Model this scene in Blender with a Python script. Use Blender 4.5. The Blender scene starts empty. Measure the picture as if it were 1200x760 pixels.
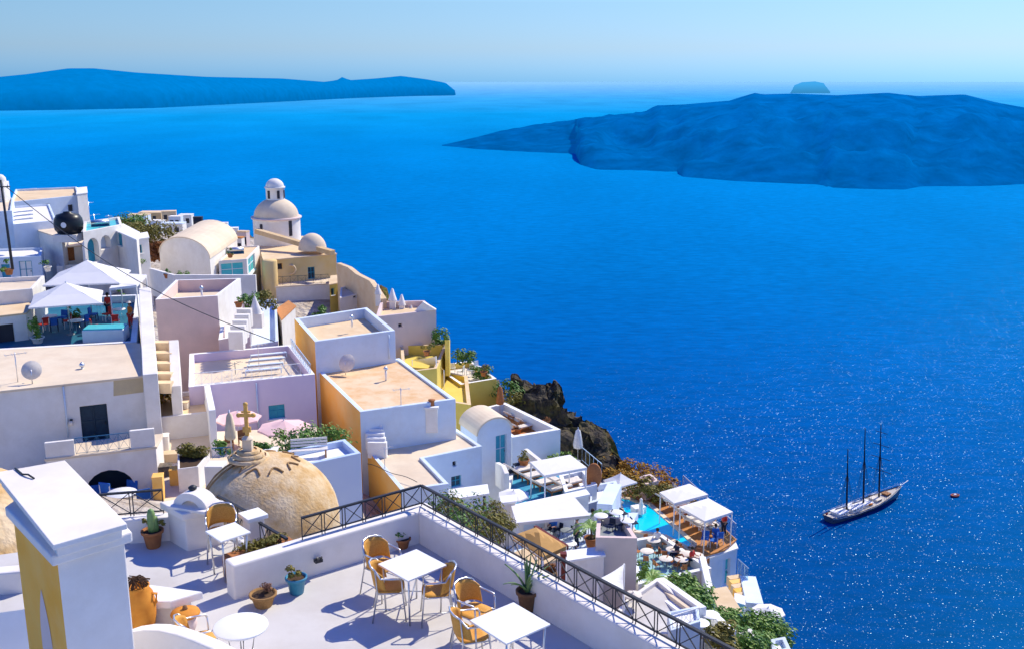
import bpy, bmesh, math, random
from mathutils import Vector, Matrix, noise
from mathutils.geometry import tessellate_polygon
random.seed(7)
S = bpy.context.scene
COL = S.collection
PI = math.pi
PITCH = math.radians(13.36)
CP, SP = math.cos(PITCH), math.sin(PITCH)
SEA = -230.0

# ---------- locating points in the place (survey from the camera station at the origin) ----------
def ray(px, py):
    a = (px-600)/1200; u = (380-py)/1200
    return Vector((a, CP+u*SP, -SP+u*CP))
def P(px, py, z):
    r = ray(px, py); t = z/r.z
    return Vector((r.x*t, r.y*t, z))
def Q(px, py, Y):
    r = ray(px, py); t = Y/r.y
    return Vector((r.x*t, Y, r.z*t))
def zat(py, Y):
    return Q(600, py, Y).z

# ---------- colour and materials ----------
def lin(c):
    if isinstance(c, str):
        c = [int(c[i:i+2], 16)/255 for i in (0, 2, 4)]
        c = [v/12.92 if v <= .04045 else ((v+.055)/1.055)**2.4 for v in c]
    return (c[0], c[1], c[2], 1)
MATS = {}
def mat(name, c1, c2=None, scale=1.0, rough=.85, bump=0, bscale=None, metal=0, spec=.3, c3=None, blot=.0, stretch=None, em=0):
    if name in MATS: return MATS[name]
    m = bpy.data.materials.new(name); m.use_nodes = True
    n = m.node_tree.nodes; l = m.node_tree.links
    b = n['Principled BSDF']
    b.inputs['Roughness'].default_value = rough
    b.inputs['Metallic'].default_value = metal
    b.inputs['Specular IOR Level'].default_value = spec
    c1 = lin(c1)
    b.inputs['Base Color'].default_value = c1
    g = n.new('ShaderNodeNewGeometry'); vec = g.outputs['Position']
    if stretch:
        mp = n.new('ShaderNodeMapping'); mp.inputs['Scale'].default_value = stretch
        l.new(vec, mp.inputs['Vector']); vec = mp.outputs['Vector']
    if c2 is None: c2 = tuple(v*.82 for v in c1[:3])
    nz = n.new('ShaderNodeTexNoise'); nz.inputs['Scale'].default_value = scale; nz.inputs['Detail'].default_value = 7; nz.inputs['Roughness'].default_value = .62
    l.new(vec, nz.inputs['Vector'])
    r = n.new('ShaderNodeValToRGB'); e = r.color_ramp.elements
    e[0].position = .36; e[0].color = c1; e[1].position = .66; e[1].color = lin(c2)
    l.new(nz.outputs['Fac'], r.inputs['Fac'])
    out = r.outputs['Color']
    if c3 is not None:
        n2 = n.new('ShaderNodeTexNoise'); n2.inputs['Scale'].default_value = scale*.33; n2.inputs['Detail'].default_value = 8; n2.inputs['Roughness'].default_value = .7
        l.new(vec, n2.inputs['Vector'])
        r2 = n.new('ShaderNodeValToRGB'); r2.color_ramp.elements[0].position = .47; r2.color_ramp.elements[0].color = (0,0,0,1)
        r2.color_ramp.elements[1].position = .62; r2.color_ramp.elements[1].color = (blot or .6,)*3+(1,)
        l.new(n2.outputs['Fac'], r2.inputs['Fac'])
        mx = n.new('ShaderNodeMix'); mx.data_type = 'RGBA'
        l.new(r2.outputs['Color'], mx.inputs[0]); l.new(out, mx.inputs[6]); mx.inputs[7].default_value = lin(c3)
        out = mx.outputs[2]
    l.new(out, b.inputs['Base Color'])
    if bump:
        nb = n.new('ShaderNodeTexNoise'); nb.inputs['Scale'].default_value = bscale or scale*4; nb.inputs['Detail'].default_value = 5
        l.new(vec, nb.inputs['Vector'])
        bp = n.new('ShaderNodeBump'); bp.inputs['Strength'].default_value = min(1, bump*10); bp.inputs['Distance'].default_value = bump
        l.new(nb.outputs['Fac'], bp.inputs['Height']); l.new(bp.outputs['Normal'], b.inputs['Normal'])
    MATS[name] = m
    return m

M_white  = mat('white_plaster', (.86,.82,.77), (.80,.755,.70), 1.3, .9, .014, 6, c3=(.68,.62,.54), blot=.42)
M_white2 = mat('white_plaster_shade_tint', (.68,.77,.88), (.62,.72,.84), .9, .9, .012, 5, c3=(.55,.56,.58), blot=.35)  # white plaster with the blue of shaded walls tinted into its colour
M_whiteF = mat('white_plaster_near', (.86,.81,.77), (.80,.745,.70), 2.2, .88, .010, 9, c3=(.70,.64,.58), blot=.45)
M_rose   = mat('rose_plaster', (.80,.62,.57), (.74,.58,.54), .8, .9, .012, 5, c3=(.56,.45,.42), blot=.3)
M_lilac  = mat('lilac_plaster', (.72,.61,.74), (.66,.55,.70), .5, .9, .01, 5)
M_cream  = mat('cream_roof_screed', (.80,.62,.40), (.74,.53,.31), .9, .92, .012, 5, c3=(.58,.42,.25), blot=.4)
M_cream2 = mat('pale_roof_screed', (.80,.67,.50), (.75,.60,.43), .8, .92, .01, 5, c3=(.62,.50,.37), blot=.5)
M_rust   = mat('rusty_roof_screed', (.80,.58,.36), (.72,.43,.20), .9, .92, .012, 5, c3=(.82,.66,.45), blot=.75)
M_ochre  = mat('ochre_plaster', (1.0,.50,.08), (.98,.56,.14), .55, .9, .012, 5, c3=(.95,.70,.36), blot=.35)
M_buff   = mat('buff_plaster', (.66,.48,.27), (.62,.42,.20), .6, .9, .015, 5, c3=(.72,.60,.44), blot=.5)
M_yellow = mat('yellow_plaster', (.78,.60,.14), (.72,.53,.10), .6, .9, .012, 5, c3=(.80,.66,.22), blot=.3)
M_dome   = mat('weathered_dome_stucco', (.70,.50,.27), (.56,.33,.12), 1.7, .95, .06, 9, c3=(.82,.68,.48), blot=.6)
M_stone  = mat('dark_rubble_stone', (.10,.085,.07), (.24,.19,.14), 3, .95, .12, 6)
M_floor  = mat('terrace_floor_paint', (.63,.605,.585), (.58,.555,.535), 1.1, .8, .006, 9, c3=(.50,.46,.42), blot=.6)
M_cap    = mat('white_coping', (.88,.87,.86), (.82,.81,.80), 2, .85, .004, 20)
M_bluefl = mat('blue_painted_floor', (.03,.26,.44), (.06,.34,.50), .8, .7)
M_cover  = mat('awning_canvas', (.80,.78,.77), (.76,.74,.74), 1.5, .9)
M_pink   = mat('pale_pink_canvas', (.90,.60,.57), (.86,.52,.50), 1, .9)
M_rattan = mat('rattan_weave', (.72,.38,.08), (.58,.26,.04), 60, .6, .004, 120)
M_alu    = mat('brushed_aluminium', (.72,.72,.74), (.66,.66,.68), 8, .32, metal=.85)
M_top    = mat('white_table_laminate', (.88,.87,.86), (.85,.84,.83), 3, .35, spec=.5)
M_iron   = mat('dark_iron', (.030,.035,.045), (.05,.05,.055), 20, .5, metal=.3)
M_terra  = mat('terracotta', (.42,.17,.06), (.33,.12,.045), 7, .85, .004, 30)
M_jar    = mat('orange_clay', (.68,.28,.035), (.58,.20,.02), 5, .7, .004, 25)
M_brown  = mat('dark_brown_pot', (.16,.075,.035), (.24,.12,.05), 9, .75, .01, 30)
M_bluepot= mat('blue_glazed_pot', (.03,.20,.36), (.05,.26,.40), 6, .4)
M_soil   = mat('potting_soil', (.06,.035,.02), (.10,.06,.035), 30, 1)
M_leaf   = mat('green_leaves', (.05,.17,.02), (.15,.27,.04), 9, .55, spec=.4)
M_leaf2  = mat('olive_leaves', (.13,.13,.02), (.24,.19,.03), 12, .6)
M_leaf3  = mat('bright_leaves', (.10,.25,.03), (.24,.34,.06), 9, .5)
M_aloe   = mat('aloe_leaf', (.13,.27,.08), (.24,.36,.12), 14, .45, spec=.5)
M_bark   = mat('brown_stem', (.14,.09,.05), None, 20, .95)
M_bdoor  = mat('blue_painted_wood', (.03,.30,.45), (.04,.36,.50), 5, .5)
M_ddoor  = mat('navy_painted_wood', (.008,.03,.06), (.012,.045,.08), 5, .5)
M_gdoor  = mat('green_painted_wood', (.12,.42,.30), None, 5, .6)
M_glass  = mat('dark_window_glass', (.02,.07,.11), (.03,.10,.14), 2, .12, spec=.7)
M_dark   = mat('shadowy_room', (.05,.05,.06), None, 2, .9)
M_wood   = mat('teak_wood', (.38,.17,.06), (.28,.12,.04), 10, .7, stretch=(1,6,1))
M_deck   = mat('orange_deck_boards', (.55,.24,.07), (.42,.16,.045), 4, .7, stretch=(1,5,1))
M_terrf  = mat('terracotta_tiles', (.60,.26,.08), (.50,.20,.06), 4, .8)
M_cush   = mat('cream_cushion', (.80,.72,.62), None, 5, .9)
M_bcush  = mat('blue_cushion', (.02,.12,.50), (.03,.16,.55), 5, .85)
M_tank   = mat('black_water_tank', (.015,.018,.022), None, 4, .35)
M_red    = mat('red_cloth', (.62,.05,.04), None, 6, .85)
M_orange = mat('orange_cloth', (.75,.22,.03), None, 6, .85)
M_navy   = mat('dark_cloth', (.02,.03,.06), None, 6, .85)
M_grey   = mat('grey_cloth', (.25,.28,.30), None, 6, .85)
M_skin   = mat('skin', (.55,.30,.19), (.52,.27,.17), 20, .6)
M_hair   = mat('dark_hair', (.03,.02,.012), None, 30, .7)
M_bcloth = mat('white_cloth', (.78,.78,.78), None, 6, .85)
M_teal   = mat('teal_pool_cover', (.06,.50,.55), (.10,.56,.60), 2, .4)

# ---------- mesh building ----------
class MB:
    def __init__(s): s.v = []; s.f = []; s.sm = []
    def add(s, vs, fs, smooth=False):
        o = len(s.v); s.v += [Vector(v) for v in vs]
        s.f += [tuple(i+o for i in f) for f in fs]; s.sm += [smooth]*len(fs)
    def box(s, c, size, rz=0, M=None):
        x, y, z = size[0]/2, size[1]/2, size[2]/2
        vs = [Vector((i*x, j*y, k*z)) for k in (-1,1) for j in (-1,1) for i in (-1,1)]
        R = M or Matrix.Rotation(rz, 3, 'Z'); c = Vector(c)
        s.add([c+R@v for v in vs], [(0,2,3,1),(4,5,7,6),(0,1,5,4),(2,6,7,3),(0,4,6,2),(1,3,7,5)])
        return s
    def beam(s, a, b, w, h, up=Vector((0,0,1))):
        a = Vector(a); b = Vector(b); d = (b-a); L = d.length
        if L < 1e-6: return s
        d /= L
        x = d.cross(up)
        if x.length < 1e-4: x = Vector((1,0,0))
        x.normalize(); y = x.cross(d)
        vs = [p+x*(i*w/2)+y*(j*h/2) for p in (a,b) for j in (-1,1) for i in (-1,1)]
        s.add(vs, [(0,2,3,1),(4,5,7,6),(0,1,5,4),(2,6,7,3),(0,4,6,2),(1,3,7,5)])
        return s
    def tube(s, pts, r, n=8, r2=None, cap=True):
        pts = [Vector(p) for p in pts]; rings = []
        for i, p in enumerate(pts):
            d = (pts[min(i+1, len(pts)-1)]-pts[max(i-1, 0)]).normalized()
            x = d.cross(Vector((0,0,1)))
            if x.length < 1e-3: x = Vector((1,0,0))
            x.normalize(); y = d.cross(x)
            rr = r if r2 is None else r+(r2-r)*i/(len(pts)-1)
            rings.append([p+x*math.cos(2*PI*k/n)*rr+y*math.sin(2*PI*k/n)*rr for k in range(n)])
        vs = [v for q in rings for v in q]; fs = []
        for i in range(len(rings)-1):
            for k in range(n):
                a = i*n+k; b = i*n+(k+1)%n
                fs.append((a, b, b+n, a+n))
        s.add(vs, fs, True)
        if cap:
            s.add(rings[0], [tuple(range(n))[::-1]]); s.add(rings[-1], [tuple(range(n))])
        return s
    def lathe(s, prof, c=(0,0,0), n=24, a0=0, smooth=True, sx=1, sy=1):
        c = Vector(c); vs = []; fs = []
        for r, z in prof:
            for k in range(n):
                a = a0+2*PI*k/n
                vs.append(c+Vector((r*sx*math.cos(a), r*sy*math.sin(a), z)))
        for i in range(len(prof)-1):
            for k in range(n):
                a = i*n+k; b = i*n+(k+1)%n
                fs.append((a, b, b+n, a+n))
        s.add(vs, fs, smooth); return s
    def poly(s, pts, flip=False):
        pts = [Vector(p) for p in pts]; s.add(pts, [tuple(range(len(pts)))[::-1] if flip else tuple(range(len(pts)))]); return s
    def prism(s, xy, z0, z1):
        n = len(xy)
        vs = [Vector((p[0], p[1], z0)) for p in xy]+[Vector((p[0], p[1], z1)) for p in xy]
        s.add(vs, [tuple(range(n))[::-1], tuple(range(n, 2*n))]+[(i, (i+1)%n, (i+1)%n+n, i+n) for i in range(n)]); return s
    def build(s, name, m, parent=None, bevel=0, org=None, weld=True, smooth=None):
        me = bpy.data.meshes.new(name)
        org = Vector(org) if org is not None else (Vector((0,0,0)))
        me.from_pydata([v-org for v in s.v], [], s.f)
        me.polygons.foreach_set('use_smooth', s.sm if smooth is None else [smooth]*len(s.f))
        if weld:
            bm = bmesh.new(); bm.from_mesh(me); bmesh.ops.remove_doubles(bm, verts=bm.verts, dist=1e-4)
            bmesh.ops.recalc_face_normals(bm, faces=bm.faces)
            bm.to_mesh(me); bm.free()
        me.update()
        o = bpy.data.objects.new(name, me); COL.objects.link(o)
        me.materials.append(m)
        if parent is not None: o.parent = parent
        else: o.location = org
        if bevel:
            b = o.modifiers.new('bevel', 'BEVEL'); b.width = bevel; b.segments = 2; b.limit_method = 'ANGLE'; b.angle_limit = math.radians(40)
        return o

def tag(o, label=None, cat=None, group=None, kind=None):
    if label: o['label'] = label
    if cat: o['category'] = cat
    if group: o['group'] = group
    if kind: o['kind'] = kind
    return o
def thing(name, label, cat, loc=(0,0,0), rz=0, group=None):
    o = bpy.data.objects.new(name, None); COL.objects.link(o); o.empty_display_size = .2
    o.location = loc; o.rotation_euler = (0,0,rz)
    return tag(o, label, cat, group)
def struct(name, mb, m, **k):
    o = mb.build(name, m, **k); o['kind'] = 'structure'; return o
KIDS = {}
def copy_tree(o, parent=None, loc=None, rz=None, label=None, sc=None):
    c = o.copy(); COL.objects.link(c)
    if parent is not None: c.parent = parent
    for ch in [x for x in COL.objects if x.parent == o]: copy_tree(ch, c)
    if loc is not None: c.location = loc
    if rz is not None: c.rotation_euler = (0,0,rz)
    if sc is not None: c.scale = (sc,)*3
    if label: c['label'] = label
    return c
def placer(proto):
    st = {'n': 0}
    def f(loc, rz, label, sc=1):
        if st['n'] == 0:
            o = proto; o.location = loc; o.rotation_euler = (0,0,rz); o['label'] = label; o.scale = (sc,)*3
        else: o = copy_tree(proto, None, loc, rz, label, sc)
        st['n'] += 1
        return o
    return f
# ---------- camera, light, sky ----------
cam = bpy.data.cameras.new('camera'); cam.sensor_width = 36; cam.lens = 36; cam.clip_start = .1; cam.clip_end = 400000
co = bpy.data.objects.new('camera', cam); COL.objects.link(co); co.rotation_euler = (PI/2-PITCH, 0, 0); S.camera = co
S.view_settings.view_transform = 'Standard'; S.view_settings.look = 'None'; S.view_settings.exposure = 0
SUN_AZ, SUN_EL = math.radians(44), math.radians(46)      # azimuth measured from +Y towards +X
sun = bpy.data.lights.new('sun', 'SUN'); sun.energy = 5.2; sun.angle = math.radians(.5); sun.color = (1, .925, .735)
so = bpy.data.objects.new('sun', sun); COL.objects.link(so)
sd = Vector((math.sin(SUN_AZ)*math.cos(SUN_EL), math.cos(SUN_AZ)*math.cos(SUN_EL), math.sin(SUN_EL)))
so.rotation_euler = sd.to_track_quat('Z', 'Y').to_euler()
W = bpy.data.worlds.new('World'); S.world = W; W.use_nodes = True
n = W.node_tree.nodes; l = W.node_tree.links; bg = n['Background']
sky = n.new('ShaderNodeTexSky'); sky.sky_type = 'NISHITA'; sky.sun_disc = False
sky.sun_elevation = SUN_EL; sky.sun_rotation = SUN_AZ; sky.altitude = 200; sky.dust_density = .6; sky.ozone_density = 2.5
tc = n.new('ShaderNodeTexCoord'); sp = n.new('ShaderNodeSeparateXYZ'); l.new(tc.outputs['Generated'], sp.inputs[0])
rp = n.new('ShaderNodeValToRGB'); l.new(sp.outputs['Z'], rp.inputs['Fac'])
e = rp.color_ramp.elements
e[0].position = 0; e[0].color = (.21,.53,1.17,1)
e[1].position = .03; e[1].color = (.345,.50,.81,1)
for p_, c_ in ((.07,(.365,.52,.73,1)), (.2,(1.2,1.1,1.15,1)), (.42,(.28,.52,1.05,1)), (.8,(.01,.26,1.12,1))):
    q = e.new(p_); q.color = c_
mx = n.new('ShaderNodeMix'); mx.data_type = 'RGBA'; mx.blend_type = 'MULTIPLY'; mx.inputs[0].default_value = 1
l.new(sky.outputs['Color'], mx.inputs[6]); l.new(rp.outputs['Color'], mx.inputs[7]); l.new(mx.outputs[2], bg.inputs['Color'])
bg.inputs['Strength'].default_value = .18

# ---------- sea ----------
def haze_mat(name, build):
    m = bpy.data.materials.new(name); m.use_nodes = True
    build(m.node_tree.nodes, m.node_tree.links, m.node_tree.nodes['Principled BSDF'], m.node_tree.nodes['Material Output']); return m
def dist_node(n, l):
    g = n.new('ShaderNodeNewGeometry'); v = n.new('ShaderNodeVectorMath'); v.operation = 'LENGTH'; l.new(g.outputs['Position'], v.inputs[0])
    lg = n.new('ShaderNodeMath'); lg.operation = 'LOGARITHM'; lg.inputs[1].default_value = 10; l.new(v.outputs['Value'], lg.inputs[0])
    return g, lg
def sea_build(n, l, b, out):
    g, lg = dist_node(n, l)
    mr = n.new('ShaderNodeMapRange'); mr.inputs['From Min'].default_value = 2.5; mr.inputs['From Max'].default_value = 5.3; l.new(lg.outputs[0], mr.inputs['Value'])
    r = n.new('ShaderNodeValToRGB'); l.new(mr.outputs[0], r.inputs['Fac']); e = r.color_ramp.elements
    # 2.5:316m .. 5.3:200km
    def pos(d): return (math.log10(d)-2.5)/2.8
    stops = [(400,'003070'), (560,'003f84'), (700,'004e9a'), (900,'0060ac'), (1300,'0072b8'), (2200,'007cc0'), (4000,'0086c8'), (7500,'0896d0'), (14000,'3aa2d6'), (30000,'6ab0da'), (90000,'86bede')]  # distance haze painted into the water colour, paler towards the horizon
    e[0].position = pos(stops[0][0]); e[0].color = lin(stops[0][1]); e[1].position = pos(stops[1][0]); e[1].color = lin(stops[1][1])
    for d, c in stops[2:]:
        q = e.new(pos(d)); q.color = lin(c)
    # large soft wind patches
    nz = n.new('ShaderNodeTexNoise'); nz.inputs['Scale'].default_value = .0026; nz.inputs['Detail'].default_value = 9
    mp = n.new('ShaderNodeMapping'); mp.inputs['Scale'].default_value = (1, .45, 1); l.new(g.outputs['Position'], mp.inputs[0]); l.new(mp.outputs[0], nz.inputs['Vector'])
    nw = n.new('ShaderNodeTexNoise'); nw.inputs['Scale'].default_value = .11; nw.inputs['Detail'].default_value = 9; nw.inputs['Roughness'].default_value = .7
    mp2 = n.new('ShaderNodeMapping'); mp2.inputs['Rotation'].default_value = (0,0,.5); mp2.inputs['Scale'].default_value = (.5, 1.6, 1)
    l.new(g.outputs['Position'], mp2.inputs[0]); l.new(mp2.outputs[0], nw.inputs['Vector'])
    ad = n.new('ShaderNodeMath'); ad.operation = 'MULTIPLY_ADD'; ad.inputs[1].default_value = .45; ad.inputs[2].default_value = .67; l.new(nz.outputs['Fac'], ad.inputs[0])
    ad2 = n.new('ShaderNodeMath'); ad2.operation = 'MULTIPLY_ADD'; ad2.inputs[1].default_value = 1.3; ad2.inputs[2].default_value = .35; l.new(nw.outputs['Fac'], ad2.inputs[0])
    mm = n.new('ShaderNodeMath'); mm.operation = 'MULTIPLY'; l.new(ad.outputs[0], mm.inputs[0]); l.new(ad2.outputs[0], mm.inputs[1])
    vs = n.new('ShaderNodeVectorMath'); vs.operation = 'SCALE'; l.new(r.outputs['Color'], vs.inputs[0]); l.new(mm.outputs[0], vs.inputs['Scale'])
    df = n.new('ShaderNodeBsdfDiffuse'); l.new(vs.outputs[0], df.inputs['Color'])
    # wave facets: each small patch of water leans its own way and glints where it meets the sun
    vo = n.new('ShaderNodeTexVoronoi'); vo.inputs['Scale'].default_value = 2.8; l.new(g.outputs['Position'], vo.inputs['Vector'])
    sb = n.new('ShaderNodeVectorMath'); sb.operation = 'SUBTRACT'; sb.inputs[1].default_value = (.5,.5,.5); l.new(vo.outputs['Color'], sb.inputs[0])
    ml = n.new('ShaderNodeVectorMath'); ml.operation = 'MULTIPLY'; ml.inputs[1].default_value = (.85,.85,0); l.new(sb.outputs[0], ml.inputs[0])
    a3 = n.new('ShaderNodeVectorMath'); a3.operation = 'ADD'; l.new(ml.outputs[0], a3.inputs[0]); a3.inputs[1].default_value = (0,0,1)
    nm = n.new('ShaderNodeVectorMath'); nm.operation = 'NORMALIZE'; l.new(a3.outputs[0], nm.inputs[0])
    gl = n.new('ShaderNodeBsdfGlossy'); gl.inputs['Roughness'].default_value = .16; gl.inputs['Color'].default_value = (.55,.8,1,1); l.new(nm.outputs[0], gl.inputs['Normal'])
    ms = n.new('ShaderNodeMixShader'); ms.inputs[0].default_value = .0042
    g2 = n.new('ShaderNodeBsdfGlossy'); g2.inputs['Roughness'].default_value = .42; g2.inputs['Color'].default_value = (.02,.55,1,1)
    m2 = n.new('ShaderNodeMixShader'); m2.inputs[0].default_value = .035; l.new(df.outputs[0], m2.inputs[1]); l.new(g2.outputs[0], m2.inputs[2])
    l.new(m2.outputs[0], ms.inputs[1]); l.new(gl.outputs[0], ms.inputs[2]); l.new(ms.outputs[0], out.inputs['Surface'])
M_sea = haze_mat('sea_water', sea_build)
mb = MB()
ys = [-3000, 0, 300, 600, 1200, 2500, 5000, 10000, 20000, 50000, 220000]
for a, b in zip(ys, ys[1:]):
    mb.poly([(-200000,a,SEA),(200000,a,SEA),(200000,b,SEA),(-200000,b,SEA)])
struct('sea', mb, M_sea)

# ---------- islands ----------
def island_mat(name, haze, ground, k, dark=.5):  # distance haze painted on as emission, darker near the waterline
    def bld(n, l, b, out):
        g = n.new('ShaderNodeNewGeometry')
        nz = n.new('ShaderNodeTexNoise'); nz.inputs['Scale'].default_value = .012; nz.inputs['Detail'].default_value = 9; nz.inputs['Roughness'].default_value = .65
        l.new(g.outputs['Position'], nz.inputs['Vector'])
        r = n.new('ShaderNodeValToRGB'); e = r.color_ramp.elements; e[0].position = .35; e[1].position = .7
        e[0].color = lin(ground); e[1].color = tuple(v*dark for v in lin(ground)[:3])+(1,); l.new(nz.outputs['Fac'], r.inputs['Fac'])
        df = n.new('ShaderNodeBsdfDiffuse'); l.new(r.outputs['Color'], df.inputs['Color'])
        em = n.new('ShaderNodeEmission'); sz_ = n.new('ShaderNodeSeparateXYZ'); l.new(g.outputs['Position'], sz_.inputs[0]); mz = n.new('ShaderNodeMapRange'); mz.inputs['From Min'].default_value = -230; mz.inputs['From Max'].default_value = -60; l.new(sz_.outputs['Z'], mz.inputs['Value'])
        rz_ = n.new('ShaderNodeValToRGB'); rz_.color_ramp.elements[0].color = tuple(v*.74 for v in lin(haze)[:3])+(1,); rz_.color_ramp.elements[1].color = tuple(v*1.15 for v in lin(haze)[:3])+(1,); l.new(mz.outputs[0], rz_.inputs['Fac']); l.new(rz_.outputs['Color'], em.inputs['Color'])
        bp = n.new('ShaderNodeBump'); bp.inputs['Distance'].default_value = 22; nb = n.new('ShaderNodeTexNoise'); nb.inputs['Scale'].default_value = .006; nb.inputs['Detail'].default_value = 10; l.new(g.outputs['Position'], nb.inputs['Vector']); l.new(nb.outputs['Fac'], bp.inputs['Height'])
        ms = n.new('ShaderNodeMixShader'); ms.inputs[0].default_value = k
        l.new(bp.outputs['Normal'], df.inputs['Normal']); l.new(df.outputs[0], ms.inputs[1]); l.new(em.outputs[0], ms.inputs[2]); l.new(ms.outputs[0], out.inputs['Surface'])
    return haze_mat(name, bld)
def island(name, sil, shore, Yb, m, amp):
    """sil: ridge line seen from the station, shore: near shore; lofted as a ridge over a plan outline"""
    mb = MB(); N = 150; K = 22
    x0, x1 = sil[0][0], sil[-1][0]
    def interp(pts, x):
        for (a, b), (c, d) in zip(pts, pts[1:]):
            if a <= x <= c: return b+(d-b)*(x-a)/(c-a)
        return pts[-1][1] if x > pts[-1][0] else pts[0][1]
    rows = []
    for i in range(N+1):
        x = x0+(x1-x0)*i/N
        s = P(x, interp(shore, x), SEA)
        Ym = P(x, interp(sil, x)+.4, SEA).y if ray(x, interp(sil, x)+.4).z < -1e-4 else 1e9; rg = Q(x, interp(sil, x), s.y+min(Yb*min(1, .25+1.6*min(i, N-i)/N*2), max(5, (Ym-s.y)*.6)))
        back = Vector((rg.x, rg.y+(rg.y-s.y)*1.1+50, SEA-5))
        row = []
        for j in range(K+1):
            t = j/K
            if t <= .6:
                q = t/.6; p = s.lerp(rg, q); hh = (rg.z-SEA)*(q**.75 if amp > 0 else q**.35); p.z = SEA-3+3*q+hh
            else:
                q = (t-.6)/.4; p = rg.lerp(back, q)
            if 0 < t < .99 and abs(t-.6) > .03:
                p.z += (noise.fractal(Vector((p.x*.0035, p.y*.0035, 3)), 1, 2, 5))*abs(amp)*min(1, (p.z-SEA)/60)*min(1, abs(t-.6)*3.2)
            row.append(p)
        rows.append(row)
    vs = [p for r in rows for p in r]; fs = []
    for i in range(N):
        for j in range(K):
            a = i*(K+1)+j; fs.append((a, a+K+1, a+K+2, a+1))
    mb.add(vs, fs, True)
    return struct(name, mb, m)
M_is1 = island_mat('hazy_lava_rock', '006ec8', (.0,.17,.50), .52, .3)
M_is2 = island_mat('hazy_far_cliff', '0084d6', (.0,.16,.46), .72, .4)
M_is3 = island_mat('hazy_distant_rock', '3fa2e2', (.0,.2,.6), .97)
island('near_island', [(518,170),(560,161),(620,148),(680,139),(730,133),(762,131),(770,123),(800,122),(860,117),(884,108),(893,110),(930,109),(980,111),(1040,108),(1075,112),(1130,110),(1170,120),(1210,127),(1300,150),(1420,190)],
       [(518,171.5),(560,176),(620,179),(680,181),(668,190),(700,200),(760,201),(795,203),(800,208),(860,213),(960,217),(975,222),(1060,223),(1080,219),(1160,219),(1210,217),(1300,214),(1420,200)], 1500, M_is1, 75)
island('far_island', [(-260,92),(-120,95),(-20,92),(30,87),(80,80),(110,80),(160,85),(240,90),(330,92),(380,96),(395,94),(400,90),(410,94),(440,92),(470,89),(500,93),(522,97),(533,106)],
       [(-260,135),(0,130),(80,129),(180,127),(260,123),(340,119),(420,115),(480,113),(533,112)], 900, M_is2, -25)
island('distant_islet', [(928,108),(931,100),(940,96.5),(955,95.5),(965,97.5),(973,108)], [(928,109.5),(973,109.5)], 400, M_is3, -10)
#island('distant_headland', [(540,96),(640,93),(760,95),(900,92),(1040,93),(1200,90),(1320,92)], [(540,98.5),(1320,98.5)], 3000, island_mat('faint_headland_rock', '86c6ea', (.1,.2,.3), .96), -10)
# ---------- houses ----------
def ccw(p):
    return sum(a.x*b.y-b.x*a.y for a, b in zip(p, p[1:]+p[:1])) > 0
def offset_poly(p, w):
    out = []; n = len(p)
    for i in range(n):
        a, b, c = p[i-1], p[i], p[(i+1)%n]
        d1 = Vector((b.x-a.x, b.y-a.y)).normalized(); d2 = Vector((c.x-b.x, c.y-b.y)).normalized()
        n1 = Vector((-d1.y, d1.x)); n2 = Vector((-d2.y, d2.x)); m = n1+n2
        if m.length < .2: m = n1
        m = m/ max(.25, m.dot(n1))
        out.append(Vector((b.x+m.x*w, b.y+m.y*w, 0)))
    return out
def hit_plane(px, py, a, b):
    r = ray(px, py); d = Vector((b.x-a.x, b.y-a.y, 0)).normalized(); nn = Vector((-d.y, d.x, 0))
    t = nn.dot(Vector((a.x, a.y, 0)))/nn.dot(r); q = r*t
    return (q-Vector((a.x, a.y, 0))).dot(d), q.z
def opening_on(a, b, px):
    x0, y0, x1, y1 = px
    s0, zt = hit_plane(x0, (y0+y1)/2, a, b); s1, _ = hit_plane(x1, (y0+y1)/2, a, b)
    _, z1 = hit_plane((x0+x1)/2, y0, a, b); _, z0 = hit_plane((x0+x1)/2, y1, a, b)
    return min(s0, s1), max(s0, s1), z0, z1
def hole_outline(s0, s1, z0, z1, arch):
    if not arch: return [(s0,z0),(s1,z0),(s1,z1),(s0,z1)]
    r = (s1-s0)/2; h = min(r, z1-z0)*1.0; pts = [(s0,z0),(s1,z0)]
    for k in range(0, 11):
        a = PI*k/10; pts.append(((s0+s1)/2+r*math.cos(a), z1-h+h*math.sin(a)))
    return pts
def wall_face(mb, a, b, z0, z1, holes, depth=.2, topcut=None):
    """one vertical wall face from a to b with real recessed openings"""
    d = Vector((b.x-a.x, b.y-a.y, 0)); L = d.length; d.normalize(); nin = Vector((-d.y, d.x, 0))
    def W3(s, z, dd=0): return Vector((a.x, a.y, 0))+d*s+nin*dd+Vector((0,0,z))
    outer = [(0,z0),(L,z0),(L,z1),(0,z1)] if topcut is None else [(0,z0),(L,z0)]+topcut(L)
    if not holes and topcut is None:
        mb.poly([W3(*q) for q in outer]); return W3
    loops = [[Vector((s, z, 0)) for s, z in outer]]+[[Vector((s, z, 0)) for s, z in h] for h in holes]
    tris = tessellate_polygon(loops); flat = [p for lp in loops for p in lp]
    vs = [W3(p.x, p.y) for p in flat]
    fs = []
    for t in tris:
        p, q, r = (flat[i] for i in t)
        fs.append(tuple(t) if (q-p).cross(r-p).z > 0 else tuple(t)[::-1])
    mb.add(vs, fs)
    for h in holes:
        m = len(h)
        for i in range(m):
            p, q = h[i], h[(i+1)%m]
            mb.poly([W3(*p), W3(*q), W3(q[0], q[1], depth), W3(p[0], p[1], depth)])
    return W3
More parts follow.
